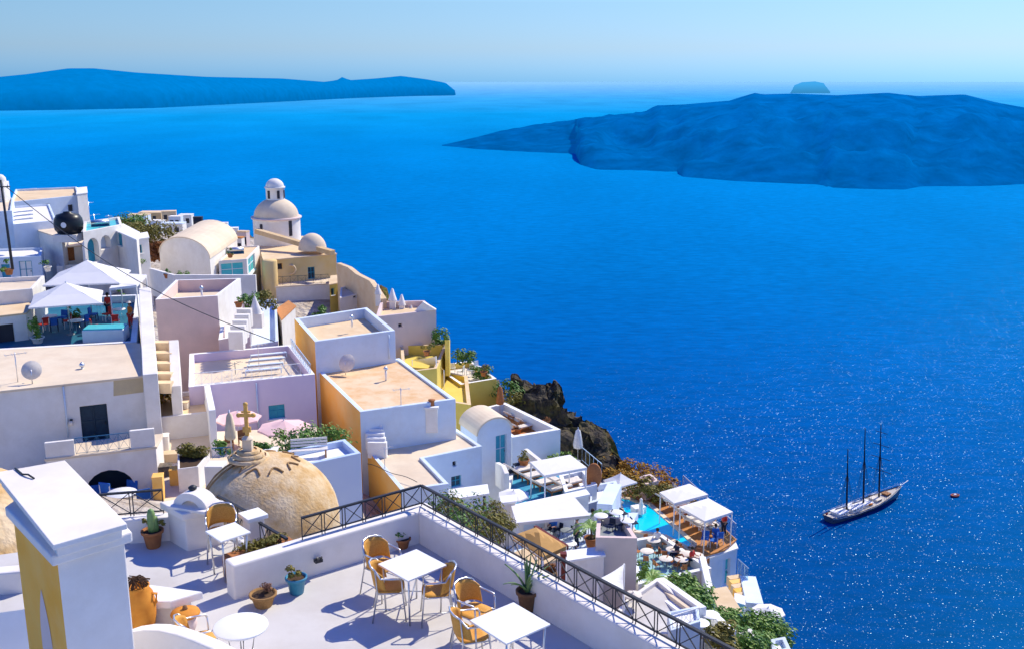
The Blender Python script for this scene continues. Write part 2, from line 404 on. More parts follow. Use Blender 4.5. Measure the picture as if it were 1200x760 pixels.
def fit_opening(root, W3, op, hole, depth):
    kind = op.get('kind', 'window'); m = op.get('m', M_glass if kind == 'window' else M_bdoor)
    s0 = min(p[0] for p in hole); s1 = max(p[0] for p in hole); z0 = min(p[1] for p in hole); z1 = max(p[1] for p in hole)
    if kind == 'void':
        mb = MB(); mb.poly([W3(*p, depth+ .02) for p in hole]); mb.build('back_wall', m, root); return
    holder = MB(); holder.poly([W3(*p, depth-.02) for p in hole]); 
    pn = holder.build('door' if kind == 'door' else 'window', m, root)
    if op.get('label'): pn['label'] = op['label']
    fr = MB(); w = op.get('fw', .06)
    n = len(hole); ce = ((s0+s1)/2, (z0+z1)/2)
    for i in range(n):
        p, q = hole[i], hole[(i+1)%n]
        def inn(a): 
            k = lambda v, c, h: c+(v-c)*max(0, 1-w/h)
            return (k(a[0], ce[0], (s1-s0)/2), k(a[1], ce[1], (z1-z0)/2))
        pi, qi = inn(p), inn(q); dd = depth-.07
        fr.poly([W3(*p, dd), W3(*q, dd), W3(*qi, dd), W3(*pi, dd)]); fr.poly([W3(*pi, dd), W3(*qi, dd), W3(*qi, depth-.02), W3(*pi, depth-.02)])
    if s1-s0 > .5:
        fr.beam(W3(ce[0], z0+w, depth-.05), W3(ce[0], z1-w, depth-.05), .05, .05)
        if kind == 'window' or z1-z0 > 1: fr.beam(W3(s0+w, z0+(z1-z0)*.55, depth-.052), W3(s1-w, z0+(z1-z0)*.55, depth-.052), .045, .045)
    fr.build('frame', op.get('fm', M_bdoor), pn, weld=False)
    if kind == 'door':
        h = MB(); h.box(W3(s1-.14, z0+(z1-z0)*.45, depth-.1), (.04,.06,.12)); h.build('handle', M_iron, pn)
    elif op.get('sill', True):
        h = MB(); a_, b_ = W3(s0-.06, z0-.03, -.05), W3(s1+.06, z0-.03, -.05); h.beam(a_, b_, .12, .06); h.build('sill', M_cap, pn)
def Z0(pts, d=1.0):
    return min(ground_z(p.x, p.y) for p in pts)-d
def house(label, px, z, zb=None, name='house', cat='house', wall=None, roof=None, par=(.22,.3), ops=(), group=None, side_m=None, world=False, bevel=.03, depth=.2, cap=None):
    wall = wall or M_white; roof = roof or M_cream2
    pts = [Vector((p[0], p[1], 0)) for p in px] if world else [P(p[0], p[1], z) for p in px]
    for p in pts: p.z = 0
    n = len(pts); idx = list(range(n))
    if not ccw(pts): raise Exception('cw '+label)
    if zb is None: zb = Z0(pts)
    c = sum(pts, Vector())/n
    root = thing(name, label, cat, (c.x, c.y, zb), 0, group); off = Vector((c.x, c.y, zb))
    class Sub:
        pass
    w_mb = {}; 
    for i in range(n):
        a, b = pts[i], pts[(i+1)%n]; mm = (side_m or {}).get(i, wall)
        mb = w_mb.setdefault(mm.name, (MB(), mm))[0]
        myops = [o for o in ops if o.get('side', 0) == i]; holes = []
        L = Vector((b.x-a.x, b.y-a.y)).length
        for o in myops:
            s0, s1, q0, q1 = opening_on(a, b, o['px']) if 'px' in o else o['sz']
            s0 = max(.08, s0); s1 = min(L-.08, s1); q1 = min(q1, z-.12); q0 = max(q0, zb+.05)
            holes.append(hole_outline(s0, s1, q0, q1, o.get('arch')))
        W3 = wall_face(mb, a, b, zb, z if par else z-.12, holes, depth)
        W3o = lambda *q, W3=W3: W3(*q)-off
        for o, h in zip(myops, holes): fit_opening(root, W3o, o, h, depth)
    main = w_mb[wall.name][0] if wall.name in w_mb else list(w_mb.values())[0][0]
    if par:
        inn = offset_poly(pts, par[0]); capm = MB() if cap else main
        for i in range(n):
            j = (i+1)%n
            capm.poly([(pts[i].x, pts[i].y, z), (pts[j].x, pts[j].y, z), (inn[j].x, inn[j].y, z), (inn[i].x, inn[i].y, z)])
            main.poly([(inn[i].x, inn[i].y, z), (inn[j].x, inn[j].y, z), (inn[j].x, inn[j].y, z-par[1]), (inn[i].x, inn[i].y, z-par[1])])
        if cap: capm.v = [v-off for v in capm.v]; capm.build('coping', cap, root)
        r = MB(); r.poly([(p.x, p.y, z-par[1]) for p in offset_poly(pts, par[0]-.05)]); r.v = [v-off for v in r.v]; r.build('roof', roof, root, weld=False)
    else:
        o2 = offset_poly(pts, -.07); r = MB(); r.prism([(p.x, p.y) for p in o2], z-.12, z); r.v = [v-off for v in r.v]; r.build('roof', roof, root, bevel=.02)
    for mb, mm in w_mb.values():
        mb.v = [v-off for v in mb.v]; o = mb.build('wall', mm, root, bevel=bevel)
    root['_z'] = z
    del root['_z']
    return root
def local(root, mb):
    o = Vector(root.location); mb.v = [v-o for v in mb.v]; return mb
def put(root, name, mb, m, **k):
    return local(root, mb).build(name, m, root, **k)
def wallrun(label, pts, top, h, w=.25, m=None, cap=None, name='wall', cat='wall', group=None, z_top=None):
    """free-standing wall along world points; top may be a list of heights"""
    m = m or M_white; tops = top if isinstance(top, (list, tuple)) else [top]*len(pts)
    root = None; mb = MB(); cp = MB(); N = len(pts)
    for i in range(N-1):
        a, b = Vector(pts[i]), Vector(pts[i+1]); d = Vector((b.x-a.x, b.y-a.y, 0)).normalized(); nn = Vector((-d.y, d.x, 0))*w/2
        for (MBx, up, dn, ex) in ((mb, 0, h, 0),)+(((cp, .05, 0, .03),) if cap else ()):
            e = nn*(1+ex/w*2)
            v = []
            for p, t in ((a, tops[i]), (b, tops[i+1])):
                for sgn in (-1, 1):
                    for zz in (t-dn if dn else t+.002, t+up):
                        v.append(Vector((p.x, p.y, 0))+e*sgn+Vector((0,0,zz)))
            MBx.add(v, [(0,4,5,1),(2,3,7,6),(1,5,7,3),(0,2,6,4),(0,1,3,2),(4,6,7,5)])
        if i: mb.box((a.x, a.y, tops[i]-h/2-.001), (w*.98, w*.98, h-.002), math.atan2(d.y, d.x))
    if cap:
        c = Vector(pts[0]); root = thing(name, label, cat, (c.x, c.y, tops[0]-h), 0, group)
        put(root, 'body', mb, m, bevel=.02, weld=False); put(root, 'coping', cp, cap, bevel=.015, weld=False)
    else:
        root = mb.build(name, m, None, bevel=.03, org=(pts[0][0], pts[0][1], tops[0]-h), weld=False); tag(root, label, cat, group)
    return root
def railing(label, a, b, h=.35, step=.36, m=None, zoff=0, group='dark iron railings', post_h=None, cat='railing', braces=True):
    m = m or M_iron; a = Vector(a); b = Vector(b); root = thing('railing', label, cat, a, 0, group); o = a
    a = Vector((0,0,0)); b = b-o; n = max(1, round(b.length/step)); up = Vector((0,0,1))
    MB().beam(a+up*h, b+up*h, .045, .03).build('top_rail', m, root)
    MB().beam(a+up*.05, b+up*.05, .02, .02).build('bottom_rail', m, root)
    for i in range(n+1):
        p = a.lerp(b, i/n); mb = MB(); d = (b-a).normalized()*.025
        for q in ((p-d, p+d) if i not in (0, n) else (p,)): mb.beam(q, q+up*(h-.015), .014, .014, Vector((1,0,0)))
        mb.build('post', m, root)
        if i < n and braces:
            q = a.lerp(b, (i+1)/n); dd = (q-p).normalized()*.03
            x = MB().beam(p+dd+up*.06, q-dd+up*(h-.02), .012, .012); x.beam(p+dd+up*(h-.02), q-dd+up*.06, .012, .012); x.build('brace', m, root)
    return root

# ---------- plants, furniture ----------
def leaves(mb, c, r, n, size, seed=0, shape=(1,1,1), up=.3):
    rnd = random.Random(seed); c = Vector(c)
    clumps = [(Vector((rnd.uniform(-1,1)*shape[0], rnd.uniform(-1,1)*shape[1], rnd.uniform(-1,1)*shape[2]))*r*.62, rnd.uniform(.28,.5)*r) for _ in range(max(3, n//45))]
    for i in range(n):
        cc, cr = rnd.choice(clumps)
        d = Vector((rnd.gauss(0,1), rnd.gauss(0,1), rnd.gauss(0,1))).normalized()
        p = c+cc+Vector((d.x*shape[0], d.y*shape[1], d.z*shape[2]))*cr*rnd.uniform(.5,1.05)
        nrm = (d+Vector((rnd.uniform(-.6,.6), rnd.uniform(-.6,.6), rnd.uniform(-.3,.9)+up))).normalized()
        t = nrm.cross(Vector((rnd.random(), rnd.random(), rnd.random()))).normalized(); s2 = nrm.cross(t); L = size*rnd.uniform(.6,1.35)
        mb.add([p-t*L*.5, p+s2*L*.24+nrm*L*.06, p+t*L*.5, p-s2*L*.24+nrm*L*.06], [(0,1,2,3)])
    return mb
def bush(label, loc, r, n=400, size=.12, m=None, shape=(1,1,.7), seed=1, cat='bush', name='bush', stems=True, group=None):
    root = thing(name, label, cat, loc, 0, group)
    leaves(MB(), (0,0,r*shape[2]*.8), r, int(n*1.7), size*1.1, seed, shape).build('foliage', m or M_leaf, root, weld=False)
    if stems:
        mb = MB(); rnd = random.Random(seed)
        for k in range(4):
            a = rnd.uniform(0, 2*PI); mb.tube([(0,0,0),(math.cos(a)*r*.2, math.sin(a)*r*.2, r*.4),(math.cos(a)*r*.5, math.sin(a)*r*.5, r*.9*shape[2])], .02+r*.02, 5, .008)
        mb.build('stem', M_bark, root)
    return root
POT = [(0,0),(.62,0),(.66,.04),(.9,.82),(1.05,.84),(1.07,.98),(1.0,1.0),(.9,.98),(.86,.86),(0,.86)]
def potted(label, loc, r, h, potm, cat='potted plant', name='potted_plant', leafm=None, fr=None, n=160, size=.07, seed=1, shape=(1,1,.8), style='bush', group=None, prof=POT):
    root = thing(name, label, cat, loc, 0, group)
    pot = MB().lathe([(a*r, b*h) for a, b in prof], n=20).build('pot', potm, root)
    MB().lathe([(0,h*.9),(r*.86,h*.88)], n=14).build('soil', M_soil, root)
    fr = fr or r*1.2
    if style == 'bush': leaves(MB(), (0,0,h+fr*.45), fr, n, size, seed, shape).build('foliage', leafm or M_leaf2, root, weld=False)
    elif style == 'aloe':
        rnd = random.Random(seed)
        for k in range(15):
            a = 2*PI*k/15*2.4+rnd.uniform(-.2,.2); t = rnd.uniform(.15,.75)*(1 if k > 3 else .25); L = fr*rnd.uniform(.75,1.1); w = .03+.012*rnd.random(); mb = MB()
            ax = Vector((math.cos(a), math.sin(a), 0)); sd_ = Vector((-math.sin(a), math.cos(a), 0)); rows = []
            for j in range(6):
                q = j/5; ang = t*(.7+.7*q); p = ax*(L*q*math.sin(ang)+.015)+Vector((0,0,h*.9+L*q*math.cos(ang))); ww = w*(1-q**1.6)+.002
                rows += [p-sd_*ww+ax*-.01, p+Vector((0,0,-.008))+ax*.012, p+sd_*ww+ax*-.01]
            fs = []
            for j in range(5):
                b = j*3; fs += [(b,b+1,b+4,b+3),(b+1,b+2,b+5,b+4),(b+2,b,b+3,b+5)]
            mb.add(rows, fs, True); mb.build('leaf', M_aloe, root, weld=False)
    elif style == 'cactus':
        rnd = random.Random(seed)
        for (x, y, rr, hh, m_) in ((0,0,.065,.42,M_aloe),(.05,.03,.05,.28,M_aloe)):
            mb = MB(); prof2 = [(0,0),(rr*.8,.01),(rr,.1*hh),(rr,.75*hh),(rr*.7,.93*hh),(0,hh)]; mb.lathe([(a,b+h*.85) for a,b in prof2], (x,y,0), 12); mb.build('stem', m_, root)
        for sx in (-1,1): leaves(MB(), (sx*.12,0,h+.12), .1, 60, .06, seed+sx, (1,1,.8)).build('foliage', M_leaf2, root, weld=False)
    elif style == 'palm':
        rnd = random.Random(seed)
        MB().tube([(0,0,h*.8),(.03,0,h+fr*.5)], .05, 6, .035).build('trunk', M_bark, root)
        mb = MB()
        for k in range(12):
            a = 2*PI*k/12+rnd.uniform(-.2,.2); L = fr*rnd.uniform(.8,1.1); pts = []
            for j in range(7):
                q = j/6; pts.append(Vector((math.cos(a)*L*q, math.sin(a)*L*q, h+fr*.5+L*(.75*q-.85*q*q))))
            for j in range(6):
                p, q = pts[j], pts[j+1]; d = (q-p).normalized(); sd_ = Vector((-math.sin(a), math.cos(a), 0)); 
                for sg in (-1,1):
                    for z_ in (0,.5):
                        b0 = p.lerp(q, z_); mb.add([b0, b0+d*.05*fr*2, b0+sd_*sg*L*.22*(1-.5*j/6)+d*L*.12-Vector((0,0,L*.06))], [(0,1,2)])
        mb.build('frond', leafm or M_leaf3, root, weld=False)
    return root
def umbrella(label, loc, r, h, m, n=8, group=None, drop=.1, rise=.28, rz=0, square=False, pole_m=None, name='parasol'):
    root = thing(name, label, 'parasol', loc, rz, group); k = 4 if square else n; a0 = PI/4 if square else PI/n; rr = r*1.414 if square else r
    mb = MB(); top = (0,0,h+rise*r)
    rim = [Vector((rr*math.cos(a0+2*PI*i/k), rr*math.sin(a0+2*PI*i/k), h)) for i in range(k)]; mid = [v*.5+Vector((0,0,h*.5+rise*r*.47-.02)) for v in rim]
    for i in range(k):
        j = (i+1)%k; e = (rim[i]+rim[j])/2; e2 = Vector((e.x*.975, e.y*.975, e.z+.0))
        mb.add([top, mid[i], mid[j]], [(0,1,2)]); mb.add([mid[i], rim[i], e2, rim[j], mid[j]], [(0,1,2,3,4)])
    mb.build('canopy', m, root)
    v = MB()
    for i in range(k):
        j = (i+1)%k; e = (rim[i]+rim[j])/2; e2 = Vector((e.x*.975, e.y*.975, e.z)); dn = Vector((0,0,-drop))
        v.add([rim[i], e2, rim[j], rim[j]+dn, e2+dn*.9, rim[i]+dn], [(0,1,4,5),(1,2,3,4)])
    v.build('valance', m, root)
    MB().tube([(0,0,0),(0,0,h+rise*r)], .035, 8).build('pole', pole_m or M_alu, root)
    rb = MB()
    for p in rim: rb.beam((0,0,h+rise*r-.06), p+Vector((0,0,-.02))+(-p.normalized()*.03), .02, .02)
    rb.build('ribs', pole_m or M_alu, root); MB().lathe([(0,0),(.26,0),(.26,.05),(.06,.1),(.05,.3),(0,.3)], n=14).build('base', M_grey, root)
    MB().lathe([(0,h+rise*r+.09),(.03,h+rise*r+.05),(.04,h+rise*r-.01)], n=8).build('finial', pole_m or M_alu, root)
    return root
def closed_umbrella(label, loc, h, m, r=.16, cat='parasol', group=None):
    root = thing('closed_parasol', label, cat, loc, 0, group)
    mb = MB(); n = 16; prof = [(.03,h),(.5,h*.93),(.75,h*.75),(1,h*.5),(.85,h*.42),(.5,h*.40)]
    vs = []; fs = []
    for a, z in prof:
        for k in range(n): q = (1 if k%2 else .72)*a*r; vs.append((q*math.cos(2*PI*k/n), q*math.sin(2*PI*k/n), z))
    for i in range(len(prof)-1):
        for k in range(n): a = i*n+k; b = i*n+(k+1)%n; fs.append((a,b,b+n,a+n))
    mb.add(vs, fs, True); mb.build('folded_canopy', m, root); MB().tube([(0,0,0),(0,0,h*1.04)], .03, 8).build('pole', M_alu, root)
    MB().lathe([(0,0),(.22,0),(.22,.06),(0,.08)], n=12).build('base', M_grey, root)
    return root
def make_chair():
    t = thing('bistro_chair', 'x', 'chair', (0,0,0), 0, 'rattan bistro chairs on the near terrace')
    # woven seat: rounded square dished
    mb = MB(); N = 20; rows = []
    for zz, k in ((.425,.94),(.44,1.0),(.455,.98),(.448,.6),(.444,.01)):
        for i in range(N):
            a = 2*PI*i/N; c, s_ = math.cos(a), math.sin(a); q = (abs(c)**4+abs(s_)**4)**-.25
            rows.append((c*q*.205*k, s_*q*.205*k, zz))
    fs = [(r*N+i, r*N+(i+1)%N, (r+1)*N+(i+1)%N, (r+1)*N+i) for r in range(4) for i in range(N)]
    mb.add(rows, fs, True); mb.build('seat', M_rattan, t)
    # curved woven back
    mb = MB(); K = 12; J = 5; vs = []
    for side in (0, 1):
        for j in range(J+1):
            for i in range(K+1):
                a = PI*1.5+(i/K-.5)*PI*.92; R = .225-.012*side; z = .50+.30*j/J-.06*((i/K-.5)*2)**2*(j/J)-.0; z -= .03*((i/K-.5)*2)**4
                vs.append((R*math.cos(a), R*math.sin(a)*.95-.02-.05*j/J, z))
    nn = (J+1)*(K+1)
    for side in (0,1):
        for j in range(J):
            for i in range(K):
                a = side*nn+j*(K+1)+i; f = (a, a+1, a+K+2, a+K+1); fs2 = f if side else f[::-1]; mb.f.append(tuple(len(mb.v)+q for q in fs2)); mb.sm.append(True)
    for i in range(K): 
        for j in (0, J): a = j*(K+1)+i; mb.f.append((a, a+1, a+1+nn, a+nn)); mb.sm.append(False)
    for j in range(J):
        for i in (0, K): a = j*(K+1)+i; mb.f.append((a, a+K+1, a+K+1+nn, a+nn)); mb.sm.append(False)
    mb.v += [Vector(v) for v in vs]; mb.build('backrest', M_rattan, t)
    for sx in (-1, 1):
        MB().tube([(sx*.24,.22,0),(sx*.215,.18,.44),(sx*.215,.17,.62)], .012, 7).build('leg', M_alu, t)
        MB().tube([(sx*.23,-.25,0),(sx*.2,-.17,.44),(sx*.19,-.2,.78)], .012, 7).build('leg', M_alu, t)
        MB().tube([(sx*.215,.17,.62),(sx*.225,.15,.655),(sx*.235,.02,.66),(sx*.235,-.12,.67),(sx*.19,-.2,.78)], .013, 7).build('armrest', M_alu, t)
        MB().tube([(sx*.225,.19,.2),(sx*.215,-.2,.2)], .008, 6).build('stretcher', M_alu, t)
    MB().tube([(.19,-.2,.78),(.12,-.26,.81),(0,-.285,.82),(-.12,-.26,.81),(-.19,-.2,.78)], .013, 7).build('back_hoop', M_alu, t)
    mb = MB(); mb.tube([(.215,.18,.43),(-.215,.18,.43)], .01, 6); mb.tube([(.2,-.17,.43),(-.2,-.17,.43)], .01, 6); mb.tube([(.215,.18,.43),(.2,-.17,.43)], .01, 6); mb.tube([(-.215,.18,.43),(-.2,-.17,.43)], .01, 6); mb.build('seat_frame', M_alu, t)
    return t
def table_square(label, loc, rz, w=.7, h=.74, group='square white cafe tables'):
    t = thing('cafe_table', label, 'table', loc, rz, group)
    mb = MB(); mb.box((0,0,h-.015), (w,w,.028)); mb.build('tabletop', M_top, t, bevel=.006)
    MB().box((0,0,h-.033), (w-.05,w-.05,.012)).build('apron', M_alu, t)
    for sx in (-1,1):
        for sy in (-1,1): MB().tube([(sx*(w/2-.05), sy*(w/2-.05), h-.03), (sx*(w/2-.07), sy*(w/2-.07), 0)], .014, 7).build('leg', M_alu, t)
    q = w/2-.06; mb = MB(); mb.tube([(-q,-q,.32),(q,q,.32)], .01, 6); mb.tube([(-q,q,.32),(q,-q,.32)], .01, 6); mb.build('cross_brace', M_alu, t)
    return t
def table_round(label, loc, r=.35, h=.74, legs=4, m=None, group=None):
    t = thing('round_table', label, 'table', loc, 0, group)
    MB().lathe([(0,h),(r-.01,h),(r,h-.008),(r,h-.028),(r-.01,h-.034),(0,h-.034)], n=32).build('tabletop', m or M_top, t)
    for k in range(legs):
        a = 2*PI*k/legs+.4; MB().tube([(math.cos(a)*r*.55, math.sin(a)*r*.55, h-.03),(math.cos(a)*r*.35, math.sin(a)*r*.35, h*.45),(math.cos(a)*r*.65, math.sin(a)*r*.65, 0)], .011, 6).build('leg', M_alu, t)
    return t
def small_chair(label, loc, rz, m, fm=None, group=None, h=.85):
    t = thing('chair', label, 'chair', loc, rz, group); fm = fm or M_wood
    MB().box((0,0,.45), (.46,.46,.06)).build('seat', m, t, bevel=.015)
    MB().box((0,-.21,.68), (.44,.05,.36), M=Matrix.Rotation(.12, 3, 'X')).build('backrest', m, t, bevel=.012)
    for sx in (-1,1):
        for sy in (-1,1): MB().beam((sx*.2,sy*.2,0), (sx*.2,sy*.2-(.03 if sy < 0 else 0),.44 if sy > 0 else h), .035, .035, Vector((1,0,0))).build('leg', fm, t)
    return t
def lounger_proto(frame_m, cush_m, label, group):
    t = thing('sun_lounger', label, 'sun lounger', (0,0,0), 0, group)
    fr = MB(); fr.box((0,.1,.28), (.64,1.3,.06)); fr.build('frame', frame_m, t, bevel=.01)
    MB().box((0,.2,.36), (.58,1.2,.1)).build('mattress', cush_m, t, bevel=.03)
    MB().box((0,-.72,.55), (.58,.72,.1), M=Matrix.Rotation(-.62, 3, 'X')).build('backrest', cush_m, t, bevel=.03)
    for sx in (-1,1):
        for y in (-.45,.65): MB().box((sx*.27,y,.13), (.06,.06,.26)).build('leg', frame_m, t)
    return t
def antenna(label, loc, h=2.2, n=5, rz=0, m=None, cat='antenna'):
    t = thing('antenna', label, cat, loc, rz); m = m or M_alu
    MB().tube([(0,0,0),(0,0,h)], .025, 6).build('mast', m, t)
    MB().beam((-.5,0,h-.1), (.6,0,h-.1), .025, .025).build('boom', m, t)
    mb = MB()
    for k in range(n): x = -.45+k*.95/(n-1); L = .35-.04*k; mb.beam((x,-L,h-.1),(x,L,h-.1), .015, .015)
    mb.build('elements', m, t); return t
def dish(label, loc, r, az, el=.5, m=None, h=.8):
    t = thing('satellite_dish', label, 'satellite dish', loc, az); m = m or M_cush
    MB().tube([(0,0,0),(0,0,h)], .03, 8).build('mast', M_alu, t)
    R = Matrix.Rotation(-el, 3, 'X'); mb = MB(); prof = [(0,0),(r*.4,.03*r*4),(r*.75,.1*r*3.2),(r,.19*r*3)]
    mb.lathe([(a, b*.6) for a, b in prof], n=24); mb.lathe([(a, b*.6-.012) for a, b in prof], n=24)
    RR = R@Matrix.Rotation(-PI/2, 3, 'X'); mb.v = [RR@v+Vector((0,.05,h)) for v in mb.v]; mb.build('reflector', m, t)
    f = RR@Vector((0,0,r*.9))+Vector((0,.05,h)); a = RR@Vector((0,-r,.1))+Vector((0,.05,h))
    MB().tube([a, f], .012, 5).build('arm', M_alu, t); MB().box(f, (.07,.09,.07)).build('receiver', M_grey, t)
    return t
# ---------- people ----------
def person(label, loc, rz, shirt, trousers, pose='stand', hair=None, hat=None, sc=1, bare_legs=False):
    t = thing('person', label, 'person', loc, rz)
    bend = {'stand': 0, 'bend': 1.25, 'sit': .05}[pose]
    hipz = .92 if pose != 'sit' else .5
    hip = Vector((0,0,hipz))
    def up(d, s=0, f=0):
        return hip+Vector((s, math.sin(bend)*d+math.cos(bend)*f, math.cos(bend)*d-math.sin(bend)*f))
    V = {}; E = []; R = {}
    def add(k, p, r): V[k] = Vector(p); R[k] = r
    add('pelvis', hip, .135); add('belly', up(.16), .125); add('chest', up(.36), .15); add('neck0', up(.5), .075); add('neck', up(.56,0,.01), .055); add('head0', up(.63,0,.02), .08); add('head1', up(.72,0,.02), .098); add('head2', up(.79,0,.01), .07)
    E += [('pelvis','belly'),('belly','chest'),('chest','neck0'),('neck0','neck'),('neck','head0'),('head0','head1'),('head1','head2')]
    for s, nm in ((-1,'l'),(1,'r')):
        add('sh'+nm, up(.46, s*.17), .065)
        if pose == 'bend': el = V['sh'+nm]+Vector((s*.05,.04,-.27)); ha = el+Vector((-s*.04,.1,-.22))
        elif pose == 'sit': el = V['sh'+nm]+Vector((s*.05,.1,-.24)); ha = el+Vector((-s*.06,.24,.02))
        else: el = V['sh'+nm]+Vector((s*.09,-.02,-.27)); ha = el+Vector((s*-.02,.12,-.2))
        add('el'+nm, el, .042); add('wr'+nm, ha, .03); hd = (ha-el).normalized(); add('ha'+nm, ha+hd*.09, .035)
        add('hip'+nm, hip+Vector((s*.09,0,-.06)), .1)
        if pose == 'sit': kn = hip+Vector((s*.11,.42,-.02)); an = kn+Vector((0,.03,-.42))
        else: kn = Vector((s*.1,.03+(.03*s),.5)); an = Vector((s*.12,-.02+.05*s,.08))
        add('kn'+nm, kn, .062); add('an'+nm, an, .04); add('to'+nm, an+Vector((0,.17,-.045)), .036)
        E += [('chest','sh'+nm),('sh'+nm,'el'+nm),('el'+nm,'wr'+nm),('wr'+nm,'ha'+nm),('pelvis','hip'+nm),('hip'+nm,'kn'+nm),('kn'+nm,'an'+nm),('an'+nm,'to'+nm)]
    def skin(name, keys, edges, grow, m, parent=t):
        me = bpy.data.meshes.new(name); ks = [k for k in V if k in keys]
        me.from_pydata([V[k] for k in ks], [(ks.index(a), ks.index(b)) for a, b in edges if a in keys and b in keys], [])
        o = bpy.data.objects.new(name, me); COL.objects.link(o); o.parent = parent; me.materials.append(m)
        md = o.modifiers.new('skin', 'SKIN'); md.use_smooth_shade = True; sb = o.modifiers.new('sub', 'SUBSURF'); sb.levels = 1; sb.render_levels = 1
        sv = me.skin_vertices[0].data
        for i, k in enumerate(ks): sv[i].radius = (R[k]*grow,)*2; sv[i].use_root = (i == 0)
        return o
    skin('body', set(V), E, 1, M_skin)
    skin('shirt', {'pelvis','belly','chest','neck0','shl','shr','ell','elr'}, E, 1.22, shirt)
    skin('trousers', {'pelvis','hipl','hipr','knl','knr'} | (set() if bare_legs else {'anl','anr'}), E, 1.26, trousers)
    hd = V['head1']; mb = MB(); mb.lathe([(0,.115),(.07,.1),(.108,.045),(.112,-.02),(.1,-.07)], hd+Vector((0,-.02,.01)), 14); mb.build('hair', hair or M_hair, t)
    if hat: MB().lathe([(0,.13),(.09,.12),(.115,.04),(.2,.03),(.2,.02),(.11,.02)], hd+Vector((0,0,.03)), 16).build('hat', hat, t)
    t.scale = (sc,)*3
    return t
# ---------- the hillside ----------
GP = []
for px, py, Y, dz in [(60,700,6,-4),(200,640,14,-4),(480,640,15,-6),(700,740,11,-8),(140,585,30,-2),(60,560,42,-1),(320,620,33,-3),(420,590,44,-3),(500,600,42,-4),
    (180,580,42,-1.2),(280,505,52,-1.5),(100,470,51,-4),(100,385,66,-1.3),(10,330,85,-2),(120,300,100,-2),(230,330,95,-2),(330,360,88,-3),(250,400,72,-4),(340,420,72,-5),
    (430,400,85,-6),(480,420,85,-4),(540,430,82,-4),(540,470,76,-3),(560,600,50,-4),(600,560,58,-2),(640,580,56,-2),(620,500,72,-3),(700,560,66,-3),(720,640,46,-6),(680,650,44,-3),(760,600,66,-3),(800,600,69,-2.5),
    (780,650,52,-5),(840,660,54,-9),(770,700,44,-4),(830,700,46,-6),(845,690,50,-8),(850,740,38,-2),(900,740,40,-3),(200,250,180,-3),(60,235,150,-8),(100,250,130,-6),(-60,230,230,-35),(60,240,300,-60),(150,250,260,-30),(-100,230,120,-12),(160,260,140,-2),(230,258,190,-4),(350,300,105,-4),(400,330,98,-4)]:
    q = Q(px, py, Y); GP.append((q.x, q.y, q.z+dz))
EDGE = [(-150,330),(-78,235),(-60,205),(-30,140),(-11,104),(-4,90),(1.5,83),(6,81),(10.5,82),(13.0,74.5),(14.5,68),(13.6,62),(12.0,55),(10.6,46),(9.5,38),(9.5,20),(12,0),(16,-40)]
def edge_x(y):
    e = sorted(EDGE, key=lambda t: t[1])
    for (a, b), (c, d) in zip(e, e[1:]):
        if b <= y <= d: return a+(c-a)*(y-b)/(d-b)
    return e[0][0] if y < e[0][1] else e[-1][0]
_gc = {}
def ground_z(x, y, det=False):
    key = (round(x, 2), round(y, 2))
    if key in _gc: return _gc[key]
    sw = sz = 0
    for gx, gy, gz in GP:
        d2 = (x-gx)**2+(y-gy)**2+.5; w = 1/d2**1.7; sw += w; sz += w*gz
    z = sz/sw-.6; ex = edge_x(y)
    if x > ex:
        d = x-ex; z -= 2.1*d+.012*d*d
    _gc[key] = max(z, SEA-6)
    return _gc[key]
